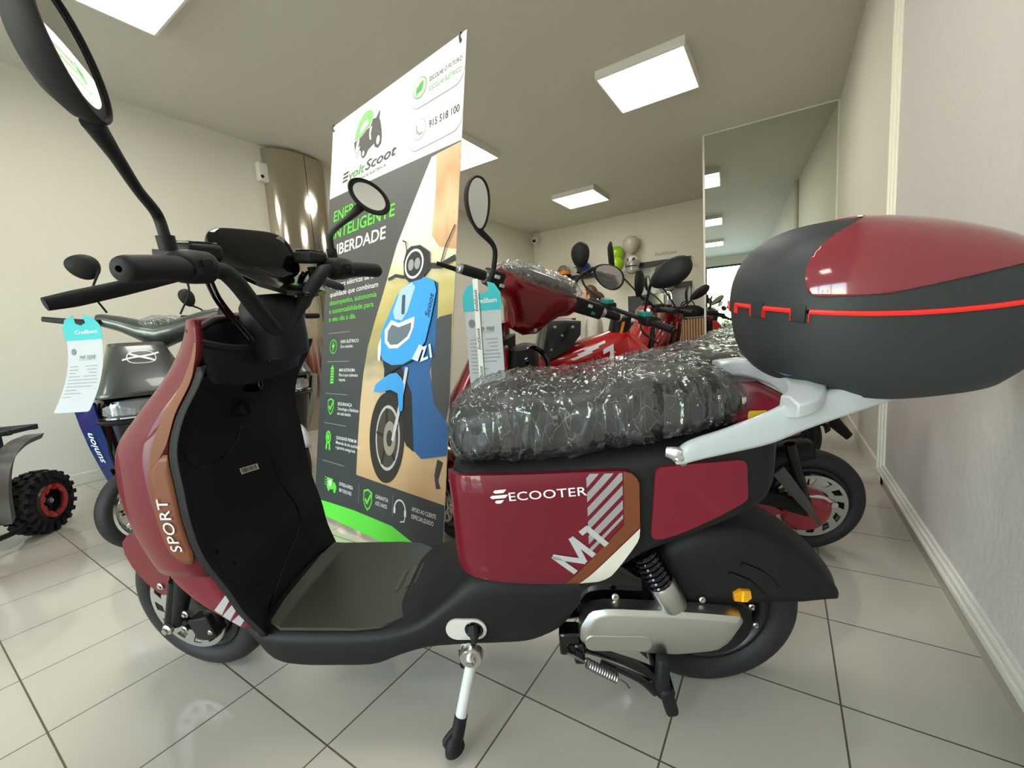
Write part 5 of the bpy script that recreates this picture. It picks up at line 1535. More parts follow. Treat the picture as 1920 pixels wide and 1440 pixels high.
# ------------------------------------------------------------------ dark red scooter behind the banner and the seat
A = bike('electric_scooter', (.067, 1.885, 0), -158.5, .10, 'dark red metallic scooter with film wrapped dash, parked right behind the maroon one')
chassis(A, M['dark_red'], guard=False, wb=1.42, R=.20, steer=radians(-40), seat_z=.80, seat=(.66, .0), seed=2.3, cdx=.17)
b = MB(); b.lathe([(0, .088), (.055, .088), (.075, .078), (.085, .066), (.085, .05)], (.02, 0, .19), (0, 1, 0), 32); hubc = b.build('hub_cover', M['wine'], A)
b = MB(); b.patch([[(.10, .19), (.16, .235), (.34, .25), (.34, .20), (.16, .17)]], lambda u, v, d: Vector((u, .092+d, v)), .04, .03); b.build('swing_arm_cover', M['wine'], A, bevel=.006)
b = MB(); disc_geo(b, .122, .056); b.xf = None
dd = b.build('brake_disc', M['disc'], A); dd.location = (0, 0, .2)
b = MB(); b.tube([(.03, .092, .26), (-.02, .095, .255), (-.052, .096, .235)], .006, 8, 4); b.build('brake_arm', M['chrome'], A)
b = MB(); b.tube([(-.052, .088, .235), (-.052, .108, .232)], .011, 12, 1); b.build('brake_arm_nut', M['chrome'], A)
b = MB(); b.tube([(.14, .12, .37), (.06, .125, .26), (-.0, .128, .165)], [.024, .018, .004], 8, 4, flat=.25, up=(1, 0, 1)); b.build('mudguard_stay', M['gun'], A)
Fv, Bv, Uv, Ac = Vector((.58985, -.76089, .27314)), Vector((.694, .65, .312)).normalized(), Vector((-.41432, .00553, .91012)), Vector((.905, 0, 1.03))
sa = lambda p: Ac+Fv*p[0]+Bv*p[1]+Uv*p[2]
# dark red bar cover: two shoulders and a neck
b = MB(lambda p: sa(p)); rings = []
for y, z0, z1, d in ((.265, -.030, .030, .02), (.24, -.042, .042, .04), (.20, -.055, .048, .055), (.165, -.10, .050, .06), (.14, -.155, .052, .06), (.08, -.17, .052, .062), (.03, -.155, .050, .06), (.0, -.11, .048, .058), (-.04, -.07, .042, .055), (-.09, -.055, .036, .045), (-.125, -.035, .028, .02)):
    zc, hh = (z0+z1)/2, (z1-z0)/2
    rings.append([Vector((d*math.copysign(abs(cos(2*pi*k/24))**.7, cos(2*pi*k/24))+.01, y, zc+hh*math.copysign(abs(sin(2*pi*k/24))**.7, sin(2*pi*k/24)))) for k in range(24)])
b.loft(rings); nac = b.build('bar_cover', M['dark_red'], A, angle=40)
b = MB(lambda p: sa(p)); bolt(b, (-.052, .06, -.13), (-1, 0, 0), .008, .005); b.build('cover_screw', M['bolt'], nac)
rings = []
for k in range(31):
    f = k/30; y = .245-.36*f; e = max(.05, (1-abs(2*f-1)**3))
    rings.append([sa(Vector((.055*e**.5*cos(2*pi*j/28)+.02, y, .040+.030*e*max(-.4, sin(2*pi*j/28))+.004))) for j in range(28)])
b = MB(); b.loft(rings); ds = b.build('dash', M['black_gloss'], A)
rings = []
for k in range(61):
    f = k/60; y = .255-.385*f; e = max(.08, (1-abs(2*f-1)**4))
    rings.append([sa(Vector((.075*e**.5*cos(2*pi*j/40)+.015, y, .040+.044*e*max(-.55, sin(2*pi*j/40))+.005))) for j in range(40)])
b = MB(); b.loft(crinkle(rings, lambda p: Ac+(p-Ac).project(Bv), .007, 5.0)); b.build('dash_cover', M['film_fine'], ds, angle=180)
for sg, p0, p1, yc in ((1, .285, .405, .262), (-1, -.255, -.375, -.175)):
    handle_grip(A, sa((0, p0, 0)), sa((0, p1, 0)))
    b = MB(lambda p: sa(p)); b.obox((.0, yc, .0), (.03, .034 if sg > 0 else .075, .030), (1, 0, 0), (0, 1, 0), (0, 0, 1)); sc = b.build('switch_cluster', M['black'], A, bevel=.010, seg=3)
    b = MB(lambda p: sa(p)); b.obox((-.032, yc+.008, .012), (.004, .010, .006), (1, 0, 0), (0, 1, 0), (0, 0, 1)); b.build('switch', M['white'], sc, bevel=.002)
    b = MB(lambda p: sa(p)); b.obox((-.032, yc-.02, -.012), (.004, .009, .006), (1, 0, 0), (0, 1, 0), (0, 0, 1)); b.build('switch', M['white'] if sg > 0 else M['green_mark'], sc, bevel=.002)
    b = MB(lambda p: sa(p)); b.tube([(.03, yc+.02*sg, -.005), (.06, yc+.09*sg, -.012), (.065, yc+.19*sg, -.012)], [.008, .009, .007], 10, 5, flat=.5); b.build('brake_lever', M['black'], A)
mirror(A, sa((.0, .275, .03)), sa((-.01, .405, .205)), Fv*-1+Bv*-.55+Uv*-.1, Uv*.92+Bv*.42, .080, .052, knee=sa((0, .30, .10)), r=.009)
mirror(A, sa((.0, -.085, .04)), sa((-.02, -.205, .142)), Fv*-1+Bv*.25, Bv*-1+Uv*-.10, .085, .045, knee=sa((.0, -.085, .10)))
b = MB(); b.loft([superring(1.03, .03, z, d, w, 3, 28) for z, d, w in ((.70, .05, .12), (.80, .055, .12), (.85, .045, .10), (.86, .02, .05))]); b.build('glove_tray', M['black'], A)
b = MB(); b.lathe([(.05, .012), (.058, .018), (.062, .006), (.058, -.004), (.05, 0)], Vector((.975, .09, .80)), (-.75, .45, .5), 28); b.build('cup_holder', M['black_gloss'], A)
b = MB(); b.loft([superring(1.09, .125, z, .02, .035, 3, 20) for z in (.60, .70, .80, .87)]); b.build('shield_side', M['wine'], A, bevel=.008)

# price tag hanging by a printed lanyard from its left grip
tp_ = Vector((-.782, 1.063, .986))
tgr, tf = tag_sheet('price_tag', tp_, Vector((.84, .54, 0)), Vector((.0, .0, 1)), .112, .32, '990€', 'white price sheet with teal head and printed lanyard, hanging from the dark red scooter', curl=.0)
b = MB(); b.patch([[(-.026, -.27), (-.010, -.27), (-.008, .085), (-.024, .085)]], tf(.006), .03, .0008); lan = b.build('lanyard', M['white_print'], tgr, angle=60)
for k in range(3):
    vs, fs = text_geo('EvoltScoot', .015, .012, .2); vs = rot2(vs, pi/2, (-.013, -.25+.118*k))
    b = MB(); b.patch([], tf(.0075), 0, 0, tri=(vs, fs)); b.build('lettering', M['black_print'], lan, angle=60)

# ------------------------------------------------------------------ bright red sport moped facing left
B = bike('sport_moped', (.0, 2.75, 0), -150, .10, 'bright red sport moped with smoked windscreen and white stripes on its nose')
chassis(B, M['bright_red'], wb=1.3, R=.20, steer=radians(15), seat_z=.79, seat=(.62, .05), shield=False, fender=M['bright_red'], seed=4.1)
prof = [(.86, .62, .90, .075), (.92, .60, .89, .105), (1.0, .58, .865, .125), (1.08, .57, .845, .13), (1.16, .57, .825, .128), (1.24, .58, .805, .115), (1.30, .60, .785, .095), (1.345, .63, .76, .065), (1.375, .66, .72, .025)]
b = MB(); b.loft([secring(x, zb, zt, w, 3.2, 36) for x, zb, zt, w in prof]); fr = b.build('nose_fairing', M['bright_red'], B, angle=40)
def fair(x, z, e=0.0):
    xs_ = [q[0] for q in prof]; zb, zt, w = (interp(xs_, [q[k] for q in prof], x) for k in (1, 2, 3)); q = max(-1, min(1, (z-(zb+zt)/2)/((zt-zb)/2)))
    return Vector((x, w*(1-abs(q)**3.2)**(1/3.2)+.002+e, z))
b = MB()
for k in range(3): b.patch([[(1.12-.035*k+.06, .760+.022*k), (1.12-.035*k-.055, .800+.022*k), (1.12-.035*k-.055, .787+.022*k), (1.12-.035*k+.045, .752+.022*k)]], lambda u, v, d: fair(u, v, .002), .02)
b.build('stripe_decal', M['white_print'], fr, angle=60)
def side_text(s, x0, z0, size, ang, m, par, bold=.01, xs=1.0, sp=1.1):
    vs, fs = text_geo(s, size, bold, 0, xs, spacing=sp); vs = rot2(vs, ang); b = MB(); b.patch([], lambda u, v, d: fair(x0-u, z0+v, .0025), .02, 0, tri=(vs, fs)); b.build('lettering', m, par, angle=60)
side_text('HERO', 1.12, .712, .030, .42, M['grey_print'], fr, 0, 1.2, 1.3)
side_text('SPORT', .985, .69, .034, 1.15, M['white_print'], fr)
b = MB(); b.patch([[(1.01, .80), (.955, .825), (.955, .70), (.975, .69), (.975, .79), (1.01, .775)]], lambda u, v, d: fair(u, v, .003), .02); b.build('angle_decal', M['white_print'], fr)
b = MB(); b.loft([secring(x, zb, zt, w, 3.2, 24) for x, zb, zt, w in ((1.10, .50, .58, .10), (1.2, .53, .61, .10), (1.30, .58, .64, .07), (1.36, .62, .66, .02))]); b.build('beak', M['bright_red'], B)
b = MB(); b.loft([secring(x, zb, zt, w, 3.2, 24) for x, zb, zt, w in ((.98, .52, .62, .11), (1.1, .55, .64, .115), (1.2, .58, .65, .10))]); b.build('air_duct', M['black'], B)
# smoked screen wrapping round the lamp
scr = [(1.335, .785), (1.295, .965), (1.20, .962), (1.125, .955), (1.13, .885), (1.195, .805), (1.305, .755)]
b = MB(); b.loft([[Vector((1.22+(x-1.22)*k+dx, y, .87+(z-.87)*k)) for x, z in scr] for y, k, dx in ((-.125, .86, -.02), (-.115, .97, -.01), (-.06, 1.0, .02), (0, 1.0, .03), (.06, 1.0, .02), (.115, .97, -.01), (.125, .86, -.02))]); ws = b.build('windscreen', M['smoke'], B, angle=30)
b = MB(); b.loft([[Vector((x, y, z)) for x, z in ((1.185, .94), (1.18, .90), (1.225, .845), (1.228, .875))] for y in (.1245, .128)]); b.build('screen_rib', M['black'], ws)
for x, z in ((1.215, .885), (1.275, .815), (1.16, .925), (1.25, .93)):
    b = MB(); bolt(b, (x, .125, z), (0, 1, 0), .008, .005); b.build('screen_bolt', M['bolt'], ws)
# column and bars
b = MB(); b.loft([superring(x, 0, z, .05, .07, 3, 24) for z, x in ((.45, 1.0), (.60, .97), (.76, .935), (.88, .905), (.95, .89))]); b.build('steering_column', M['black'], B)
b = MB(); b.patch([[(.975, .64), (.955, .66), (.885, .93), (.90, .93)]], lambda u, v, d: Vector((u, .073, v)), 0); b.build('orange_stripe', M['orange'], B)
b = MB(); b.loft([secring(x, zb, zt, w, 3.5, 28) for x, zb, zt, w in ((.62, .60, .70, .12), (.72, .55, .74, .13), (.82, .58, .84, .10), (.90, .66, .92, .07))]); b.build('tank_cover', M['bright_red'], B)
hub_ = Vector((.86, 0, .965)); hdv = Vector((-.42, .9, -.20)).normalized()
b = MB(); b.tube([hub_-hdv*.36, hub_-hdv*.1, hub_+hdv*.1, hub_+hdv*.36], .012, 12, 4); hbB = b.build('handlebar', M['black_soft'], B)
handle_grip(B, hub_+hdv*.22, hub_+hdv*.36, False, .018); handle_grip(B, hub_-hdv*.22, hub_-hdv*.36, False, .018)
for s_ in (1, -1):
    b = MB(); b.obox(hub_+hdv*.17*s_+Vector((0, 0, .005)), (.03, .035, .024), (1, 0, 0), hdv, (0, 0, 1)); b.build('switch_cluster', M['black'], B, bevel=.008)
    b = MB(); b.obox(hub_+hdv*.16*s_+Vector((.01, 0, .036)), (.022, .03, .012), (1, 0, 0), hdv, (0, 0, 1)); b.build('brake_reservoir', mat('teal_cap', (20, 130, 120), .3), B, bevel=.005)
    b = MB(); b.tube([hub_+hdv*.17*s_+Vector((.04, 0, -.005)), hub_+hdv*.25*s_+Vector((.075, 0, -.03)), hub_+hdv*.37*s_+Vector((.085, 0, -.05))], [.008, .009, .006], 8, 5, flat=.5); b.build('brake_lever', M['black'], B)
mirror(B, hub_+hdv*.14+Vector((0, 0, .02)), (.72, .26, 1.155), (-.75, -.55, -.1), (-.55, .45, .35), .105, .062, knee=(.80, .18, 1.05), depth=.04)
mirror(B, hub_-hdv*.16+Vector((0, 0, .02)), (1.06, -.30, 1.30), (-.5, -.85, 0), (0, -.1, 1), .078, .056, knee=(1.04, -.26, 1.12), depth=.035)
b = MB(); b.tube([(-.02, .0, .50), (-.16, 0, .40), (-.36, 0, .20)], [.06, .05, .022], 10, 4, flat=.3, up=(1, 0, 1)); b.build('plate_holder', M['black'], B)
arch(B, 'rear_hugger', M['bright_red'], (0, 0, .2), .262, 30, 150, .085)

# ------------------------------------------------------------------ red scooters farther back
MIR = {'c1': (1.05, .25, 1.19), 'c2': (1.135, -.28, 1.41), 'd1': (1.08, .20, 1.325), 'd2': (1.05, -.30, 1.25), 'f1': (.811, .30, 1.184), 'f2': (.852, .12, 1.17)}
for nm, loc, deg, paint, lab, sd, mirs in (
    ('electric_scooter', (-.02, 3.58, 0), -152, M['bright_red'], 'bright red scooter with black bars, third in the row behind the windscreen moped', 6.0,
        [((.93, .16, 1.02), MIR['c1'], (1, -.75, 0), (0, .15, 1), .09, .05), ((.90, -.18, 1.03), MIR['c2'], (-1, .06, 0), (.1, 0, 1), .10, .055)]),
    ('electric_scooter', (-.05, 4.40, 0), -152, M['dark_red'], 'dark red scooter fourth in the row, its round mirror facing the viewer', 7.7,
        [((.92, .16, 1.02), MIR['d1'], (-1, .6, 0), (0, .15, 1), .07, .058), ((.92, -.16, 1.02), MIR['d2'], (-1, .6, 0), (0, -.15, 1), .07, .05)]),
    ('electric_scooter', (-.12, 5.0, 0), -152, M['bright_red'], 'bright red scooter with slim bars, last of the row by the wall mirror', 8.3,
        [((.92, .16, 1.0), MIR['f1'], (.4, -.9, .2), (-.75, .2, .55), .10, .048), ((.92, .02, 1.0), MIR['f2'], (-1, .85, 0), (0, .1, 1), .085, .05)])):
    r = bike(nm, loc, deg, .10, lab)
    chassis(r, paint, wb=1.28, R=.2, steer=radians(-12), seat_z=.79, seat=(.60, -.02), seed=sd)
    b = MB(); b.loft([superring(.95, 0, z, d, w, 3, 28) for z, d, w in ((.88, .05, .08), (.94, .07, .12), (1.0, .06, .13), (1.03, .03, .08))]); b.build('head_cover', paint, r)
    b = MB(); b.tube([(.86, .34, 1.0), (.92, .18, 1.02), (.94, 0, 1.01), (.92, -.18, 1.02), (.86, -.34, 1.0)], .013, 12, 5); b.build('handlebar', M['black_soft'], r)
    handle_grip(r, (.89, .22, 1.012), (.845, .36, 1.0), False, .018); handle_grip(r, (.89, -.22, 1.012), (.845, -.36, 1.0), False, .018)
    for s_ in (1, -1):
        b = MB(); b.obox((.905, .18*s_, 1.02), (.03, .035, .028), (1, 0, 0), (0, 1, 0), (0, 0, 1)); b.build('switch_cluster', M['black'], r, bevel=.008)
        b = MB(); b.tube([(.945, .18*s_, 1.0), (.97, .27*s_, .98), (.95, .37*s_, .96)], .007, 8, 4); b.build('brake_lever', M['black'], r)
    for q in mirs: mirror(r, *q)
    b = MB(); b.loft([superring(1.10, 0, z, d, w, 2.6, 28) for z, d, w in ((.70, .03, .06), (.76, .05, .10), (.82, .045, .09), (.86, .02, .05))]); b.build('headlight', M['clear'], r)
# ------------------------------------------------------------------ gunmetal scooters along the left wall, facing out
def cabin_scooter(loc, deg, label, steer, strip, lettering_, wy, bar_turn, has_lever):
    r = bike('cruiser_scooter', loc, deg, 0.0, label)
    chrome_rim = M['chrome']
    fw, fx = make_wheel(r, (1.37, wy, .205), .205, .08, steer, .75, 'spokes', 'front_wheel', M['chrome'])
    b = MB(fx); disc_geo(b, .09, .055); b.build('brake_disc', M['rim'], fw)
    make_wheel(r, (0, 0, .205), .205, .10, 0, .70, 'spokes', 'rear_wheel', M['chrome'])
    for sg in (1, -1):
        b = MB(fx); b.tube([(0, .078*sg, 0), (-.05, .078*sg, .18), (-.09, .07*sg, .36)], .018, 10, 1); b.build('fork_leg', M['black'], r)
    arch(r, 'front_mudguard', M['white'] if strip is None else M['black'], (0, 0, 0), .235, 25 if strip is None else 62, 120, .07, fx)
    # upright front: hood, black fascia, lamp
    rows = [(.975, 1.22, .105), (.93, 1.27, .118), (.86, 1.325, .142), (.78, 1.375, .168), (.725, 1.40, .188)]
    def face(z, u, d=0.0):
        zs = [q[0] for q in reversed(rows)]; x = interp(zs, [q[1] for q in reversed(rows)], z); w = interp(zs, [q[2] for q in reversed(rows)], z)
        a = u*pi/2
        return Vector((x-.13+(.13+d)*max(0, cos(a))**.5, (w+d)*math.copysign(abs(sin(a))**.62, sin(a)), z))
    b = MB(); b.loft([[face(.725+.25*i/12, -1+2*j/24) for j in range(25)] for i in range(13)], closed=False)
    h = b.build('hood', M['gun'], r, angle=45); s_ = h.modifiers.new('thick', 'SOLIDIFY'); s_.thickness = .008; s_.offset = 0
    b = MB(); b.loft([superring(1.10, 0, z, d, w, 3.5, 40) for z, d, w in ((.24, .16, .13), (.32, .19, .155), (.46, .22, .18), (.60, .245, .195), (.66, .26, .20), (.70, .285, .195), (.725, .27, .18), (.90, .17, .13), (.965, .12, .10))])
    b.build('front_body', M['black_gloss'], r, angle=40)
    b = MB(); b.loft([superring(1.12, 0, z, d, w, 3.2, 40) for z, d, w in ((.596, .262, .197), (.604, .282, .204), (.612, .286, .206), (.620, .276, .203))]); b.build('chin_trim', M['black'], r)
    # full-width lamp with chrome under-line
    rings = []
    for z, d, w in ((.630, .262, .180), (.645, .285, .190), (.68, .290, .192), (.705, .285, .188), (.715, .27, .18)): rings.append(superring(1.105, 0, z, d, w, 3.2, 48))
    b = MB(); b.loft(rings); hl = b.build('headlight', M['clear'], r, angle=40)
    b = MB(); b.loft([superring(1.105, 0, z, d, w, 3.2, 48) for z, d, w in ((.622, .280, .19), (.625, .292, .196), (.632, .292, .196), (.636, .28, .19))]); b.build('lamp_trim', M['chrome'], hl)
    b = MB()
    for sg in (1, -1):
        b = MB(); b.loft([superring(1.335, .09*sg, z, .03, .055, 3, 20) for z in (.642, .66, .69, .702)]); b.build('lamp_reflector', M['chrome'], hl)
    for sg in (1, -1):      # coloured flank strips with the maker's word
        b = MB(); rings = []
        for z, x0, x1, y in ((.20, 1.02, 1.07, .168), (.34, 1.10, 1.16, .200), (.48, 1.17, 1.24, .228), (.60, 1.20, 1.28, .246), (.71, 1.21, 1.30, .258)):
            rings.append([Vector((x0-.12, (y+.008)*sg, z)), Vector((x0, (y+.006)*sg, z)), Vector((x1, (y-.062)*sg, z)), Vector((x1-.012, (y-.072)*sg, z)), Vector((x0-.02, (y-.016)*sg, z)), Vector((x0-.12, (y-.012)*sg, z))])
        b.loft(rings); fs_ = b.build('flank_strip', strip or M['gun'], r, angle=40)
        if lettering_:
            vs, fs = text_geo(lettering_, .062, .02, .25); vs = rot2(vs, pi/2)
            zz = [.20, .34, .48, .60, .71]
            def smap(u, v, d, sg=sg):
                z = .40+v; f = .5+(u if sg < 0 else -u)*7.0
                x0, x1, y = (interp(zz, q, z) for q in ([1.02, 1.10, 1.17, 1.20, 1.21], [1.07, 1.16, 1.24, 1.28, 1.30], [.168, .200, .228, .246, .258]))
                return Vector((x0+(x1-x0)*f+.002, ((y+.006)-.068*f+.004)*sg, z))
            b = MB(); b.patch([], smap, .03, 0, tri=(vs, fs)); b.build('lettering', M['white_print'], fs_, angle=60)
    b = MB(); b.patch([circ(0, .905, .036, 28, .030)], lambda u, v, d: face(v, u/.235, .002+d)+Vector((.002, 0, 0)), .02, .002); em = b.build('emblem', M['black_gloss'], h)
    b = MB(); sv, sf = ring_tri(0, .905, .033, .038, 28); sv = [(x, .905+(y-.905)*.82) for x, y in sv]; b.patch([], lambda u, v, d: face(v, u/.235, .0045)+Vector((.002, 0, 0)), 0, 0, tri=(sv, sf)); b.build('emblem_ring', M['cream'], em)
    for seq in ([(-.026, .925), (.026, .885)], [(-.052, .895), (.055, .922)]):
        sv, sf = stroke(seq, .008); b = MB(); b.patch([], lambda u, v, d: face(v, u/.235, .0055)+Vector((.002, 0, 0)), .02, 0, tri=(sv, sf)); b.build('emblem_bar', M['white_print'], em)
    b = MB(); b.patch([[(-.032, .872), (.038, .872), (.044, .892), (-.026, .896)]], lambda u, v, d: face(v, u/.235, .001+d)+Vector((.002, 0, 0)), .02, .001); b.build('masking_tape', mat('tape', (196, 180, 158), .6), em)
    # bars with a flowing cover, film wrapped dial, mirrors
    T = Matrix.Rotation(bar_turn, 3, 'Z'); hc = Vector((1.0, .13, 1.01)) if has_lever else Vector((1.0, 0, 1.03)); hx = lambda p: hc+T @ Vector(p)
    b = MB(hx); rings = []
    for y, zc, hh, d in ((-.30, .105, .032, .032), (-.28, .102, .036, .036), (-.20, .078, .044, .044), (-.10, .035, .06, .065), (0, .01, .075, .085), (.10, .035, .06, .065), (.20, .078, .044, .044), (.28, .102, .036, .036), (.30, .105, .032, .032)):
        rings.append([Vector((d*cos(2*pi*k/24), y, zc+hh*sin(2*pi*k/24))) for k in range(24)])
    b.loft(rings); bc = b.build('bar_cover', M['gun'], r, angle=50)
    b = MB(hx); b.lathe([(0, 0), (.02, 0), (.028, -.004), (.030, -.016), (.026, -.02)], (0, -.302, .105), (0, -1, 0), 24); b.build('bar_ring', M['grey_print'] if False else M['gun'], bc)
    for sg in (1, -1): handle_grip(r, hx((0, .30*sg, .088)), hx((-.02, .42*sg, .090)), False, .018)
    b = MB(hx); b.loft([[Vector((.075*f*cos(2*pi*k/24)-.01, .09*f*sin(2*pi*k/24), z)) for k in range(24)] for f, z in ((.8, .05), (1, .065), (.9, .085), (.4, .10))]); dl = b.build('dial', M['black_gloss'], r)
    b = MB(); b.loft(crinkle([[hx((.09*f*cos(2*pi*k/36)-.01, .115*f*sin(2*pi*k/36), z)) for k in range(36)] for f, z in ((.85, .045), (.98, .055), (1.0, .065), (1.0, .075), (.97, .085), (.9, .093), (.8, .10), (.65, .106), (.45, .111), (.2, .114))], lambda p: hx((0, 0, .04)), .005, 3.0)); b.build('dial_cover', M['film_fine'], dl, angle=180)
    if has_lever:
        b = MB(hx); b.tube([(.04, -.275, .085), (.06, -.33, .092), (.065, -.43, .108), (.065, -.51, .122)], [.022, .018, .015, .013], 10, 5, flat=.45, up=(0, 0, 1)); b.build('brake_lever', M['black'], r)
    b = MB(); b.loft([secring(x, zb, zt, w, 4.5, 28) for x, zb, zt, w in ((.28, .22, .40, .15), (.45, .17, .32, .19), (.75, .17, .28, .19), (.98, .2, .3, .17))]); b.build('floor_board', M['black'], r)
    b = MB(); b.loft([secring(x, zb, zt, w, 4, 28) for x, zb, zt, w in ((.52, .3, .68, .12), (.45, .26, .70, .17), (.1, .38, .71, .18), (-.15, .5, .71, .15), (-.28, .58, .68, .06))]); b.build('rear_body', strip or M['gun'], r)
    b = MB(); b.loft(seat_shape(.54, -.2, .79, .16)); st = b.build('seat', M['seat'], r, angle=60)
    return r, hx
G1, g1x = cabin_scooter((-3.881, 1.012, 0), -12, 'dark grey and navy scooter with chrome wheel and round badge, left of the maroon scooter', radians(-62), M['navy'], 'sunion', -.07, radians(-36), True)
mirror(G1, (1.0-.10, -.08, 1.15), (.93, -.14, 1.38), (-1, -.05, .25), (.1, 1, -.28), .068, .062, knee=(.95, -.12, 1.25), r=.005)
mirror(G1, (1.12, .20, 1.12), (1.2, .30, 1.36), (-1, -.2, -.1), (.1, 1, .2), .078, .058, knee=(1.15, .25, 1.24), r=.005)
G2, g2x = cabin_scooter((-3.928, 1.684, 0), -12, 'dark grey scooter glimpsed between the maroon scooter and the banner', 0.0, None, None, 0.0, 0.0, False)
mirror(G2, (1.0, .26, 1.12), (1.0, .33, 1.22), (-1, .2, 0), (.1, .35, 1), .06, .03, r=.005); mirror(G2, (1.0, -.26, 1.12), (1.0, -.36, 1.24), (-1, -.2, 0), (.1, -.35, 1), .055, .04, r=.005)
# its price sheet, on the brake lever
p_ = Vector((-2.408, .512, 1.0))
tag_sheet('price_tag', p_, Vector((.80, .60, 0)), Vector((.0, .0, 1)), .155, .375, '3250€', 'white price sheet with teal head hanging on the left, beside the grey scooter', curl=.55)
# ================================================================== children's quad bike at the far left
qd = empty('quad_bike', (-3.30, -.07, 0), (0, 0, radians(47)), label='small quad bike with red rims and knobbly tyres at the left edge', cat='quad bike')
q_grey = mat('quad_grey', (112, 110, 106), .35, .3)
def quad_wheel(x, y, name):
    s = 1 if x > 0 else -1; R, w = .168, .118; c = Vector((x, y, R))
    b = MB(); prof = []
    for k in range(15):
        a = -pi/2+pi*k/14; prof.append((.098+.058*abs(cos(a))**.5, w*.5*sin(a)))
    b.lathe(prof+[(.09, w*.42), (.09, -w*.42), prof[0]], c, (1, 0, 0), 48)
    for row, off in ((-.040, 0), (-.014, .5), (.014, 0), (.040, .5)):
        for k in range(20):
            a = 2*pi*(k+off)/20; rad = Vector((0, cos(a), sin(a))); tan = Vector((0, -sin(a), cos(a)))
            rr_ = .158 if abs(row) < .03 else .150
            b.obox(c+rad*rr_+Vector((row, 0, 0)), (.011, .012, .015), Vector((1, 0, 0)), rad, tan)
    for k in range(20):
        a = 2*pi*k/20; rad = Vector((0, cos(a), sin(a))); tan = Vector((0, -sin(a), cos(a)))
        b.obox(c+rad*.142+Vector((w*.47*s, 0, 0)), (.010, .02, .011), Vector((1, 0, 0)), rad, tan)
    wh = b.build(name, M['tyre'], qd, angle=30)
    b = MB(); b.lathe([(.094, .02), (.098, .055), (.090, .066), (.072, .062), (.066, .05), (.066, .0), (.09, 0)], c, (s, 0, 0), 40)
    b.lathe([(0, .05), (.022, .05), (.024, .03), (.05, .028), (.06, .02), (0, .02)], c, (s, 0, 0), 24)
    b.build('rim', M['rim'], wh)
    b = MB(); b.lathe([(.066, .060), (.088, .062), (.090, .070), (.068, .068), (.066, .060)], c, (s, 0, 0), 40)
    for k in range(9):
        a = 2*pi*k/9; rad = Vector((0, cos(a), sin(a))); tan = Vector((0, -sin(a), cos(a)))
        b.obox(c+rad*.074+Vector((.067*s, 0, 0)), (.004, .015, .013), Vector((1, 0, 0)), rad, tan)
    b.build('rim_ring', M['bright_red'], wh)
    b = MB(); bolt(b, c+Vector((.05*s, 0, 0)), (s, 0, 0), .012, .012); b.build('hub_nut', M['bolt'], wh)
for x, y, n in ((.32, .375, 'rear_wheel'), (-.32, .375, 'rear_wheel'), (.32, -.37, 'front_wheel'), (-.32, -.37, 'front_wheel')): quad_wheel(x, y, n)
b = MB(); b.tube([(-.26, .375, .168), (.26, .375, .168)], .022, 12, 1); b.tube([(-.26, -.37, .168), (.26, -.37, .168)], .018, 12, 1); b.tube([(.0, .375, .18), (.0, .1, .22), (0, -.37, .2)], .035, 12, 4); b.build('axle_frame', M['black'], qd)
b = MB(); b.loft([secring(0, .2, .3, .1, 4, 20)]) if False else None
b.loft([[Vector((p.y, y, p.z)) for p in secring(0, zb, zt, w, 4, 28)] for y, zb, zt, w in ((.32, .36, .46, .14), (.2, .26, .50, .17), (0, .24, .50, .16), (-.2, .26, .52, .18), (-.42, .34, .50, .16), (-.5, .40, .46, .1))]); b.build('body', M['bright_red'], qd)
b = MB(); b.loft([[Vector((p.y, y, p.z)) for p in secring(0, zb, zt, w, 3, 24)] for y, zb, zt, w in ((.26, .47, .53, .10), (.2, .47, .56, .13), (0, .46, .55, .13), (-.12, .47, .56, .10))]); b.build('seat', M['seat'], qd)
for s in (1, -1):       # bent grey guard sweeping down to the foot rest
    b = MB(); path = catmull([(.30*s, .45, .515), (.30*s, .34, .495), (.30*s, .25, .43), (.30*s, .20, .30), (.30*s, .185, .14)], 6); rings = []
    for p in path: rings.append([p+Vector((dx, dy, dz)) for dx, dy, dz in ((.045, .012, .012), (-.045, .012, .012), (-.045, -.012, -.012), (.045, -.012, -.012))])
    b.loft(rings); b.build('fender_guard', q_grey, qd, bevel=.005)
    b = MB(); b.box((.14*s, -.12, .12), (.30*s, .17, .145)); b.build('foot_rest', M['black'], qd, bevel=.006)
    b = MB(); b.loft([[Vector((.32*s+dx, y, z+dz)) for dx, dz in ((-.09, 0), (.09, 0), (.09, .012), (-.09, .012))] for y, z in ((-.56, .34), (-.50, .385), (-.37, .40), (-.24, .38), (-.18, .32))]); b.build('front_fender', M['bright_red'], qd)
b = MB()
for x in (-.30, -.15, 0, .15, .30): b.box((x-.012, .16, .555), (x+.012, .47, .578))
for y in (.16, .30, .455): b.box((-.32, y-.012, .553), (.32, y+.014, .582))
b.box((-.20, .2, .48), (-.17, .23, .56)); b.box((.17, .2, .48), (.20, .23, .56)); b.box((.17, .38, .46), (.2, .41, .56)); b.box((-.2, .38, .46), (-.17, .41, .56))
b.build('rear_rack', M['charcoal'], qd, bevel=.004)
b = MB(); b.tube([(-.26, -.22, .66), (-.12, -.26, .64), (0, -.28, .60), (.12, -.26, .64), (.26, -.22, .66)], .012, 10, 4); b.tube([(0, -.28, .60), (0, -.34, .46)], .018, 10, 1); b.build('handlebar', M['black'], qd)
b = MB(); b.tube([(.36, .0, .1), (.37, .16, .095), (.35, .24, .11)], [.012, .014, .01], 8, 3); b.build('nerf_bar', M['black'], qd)

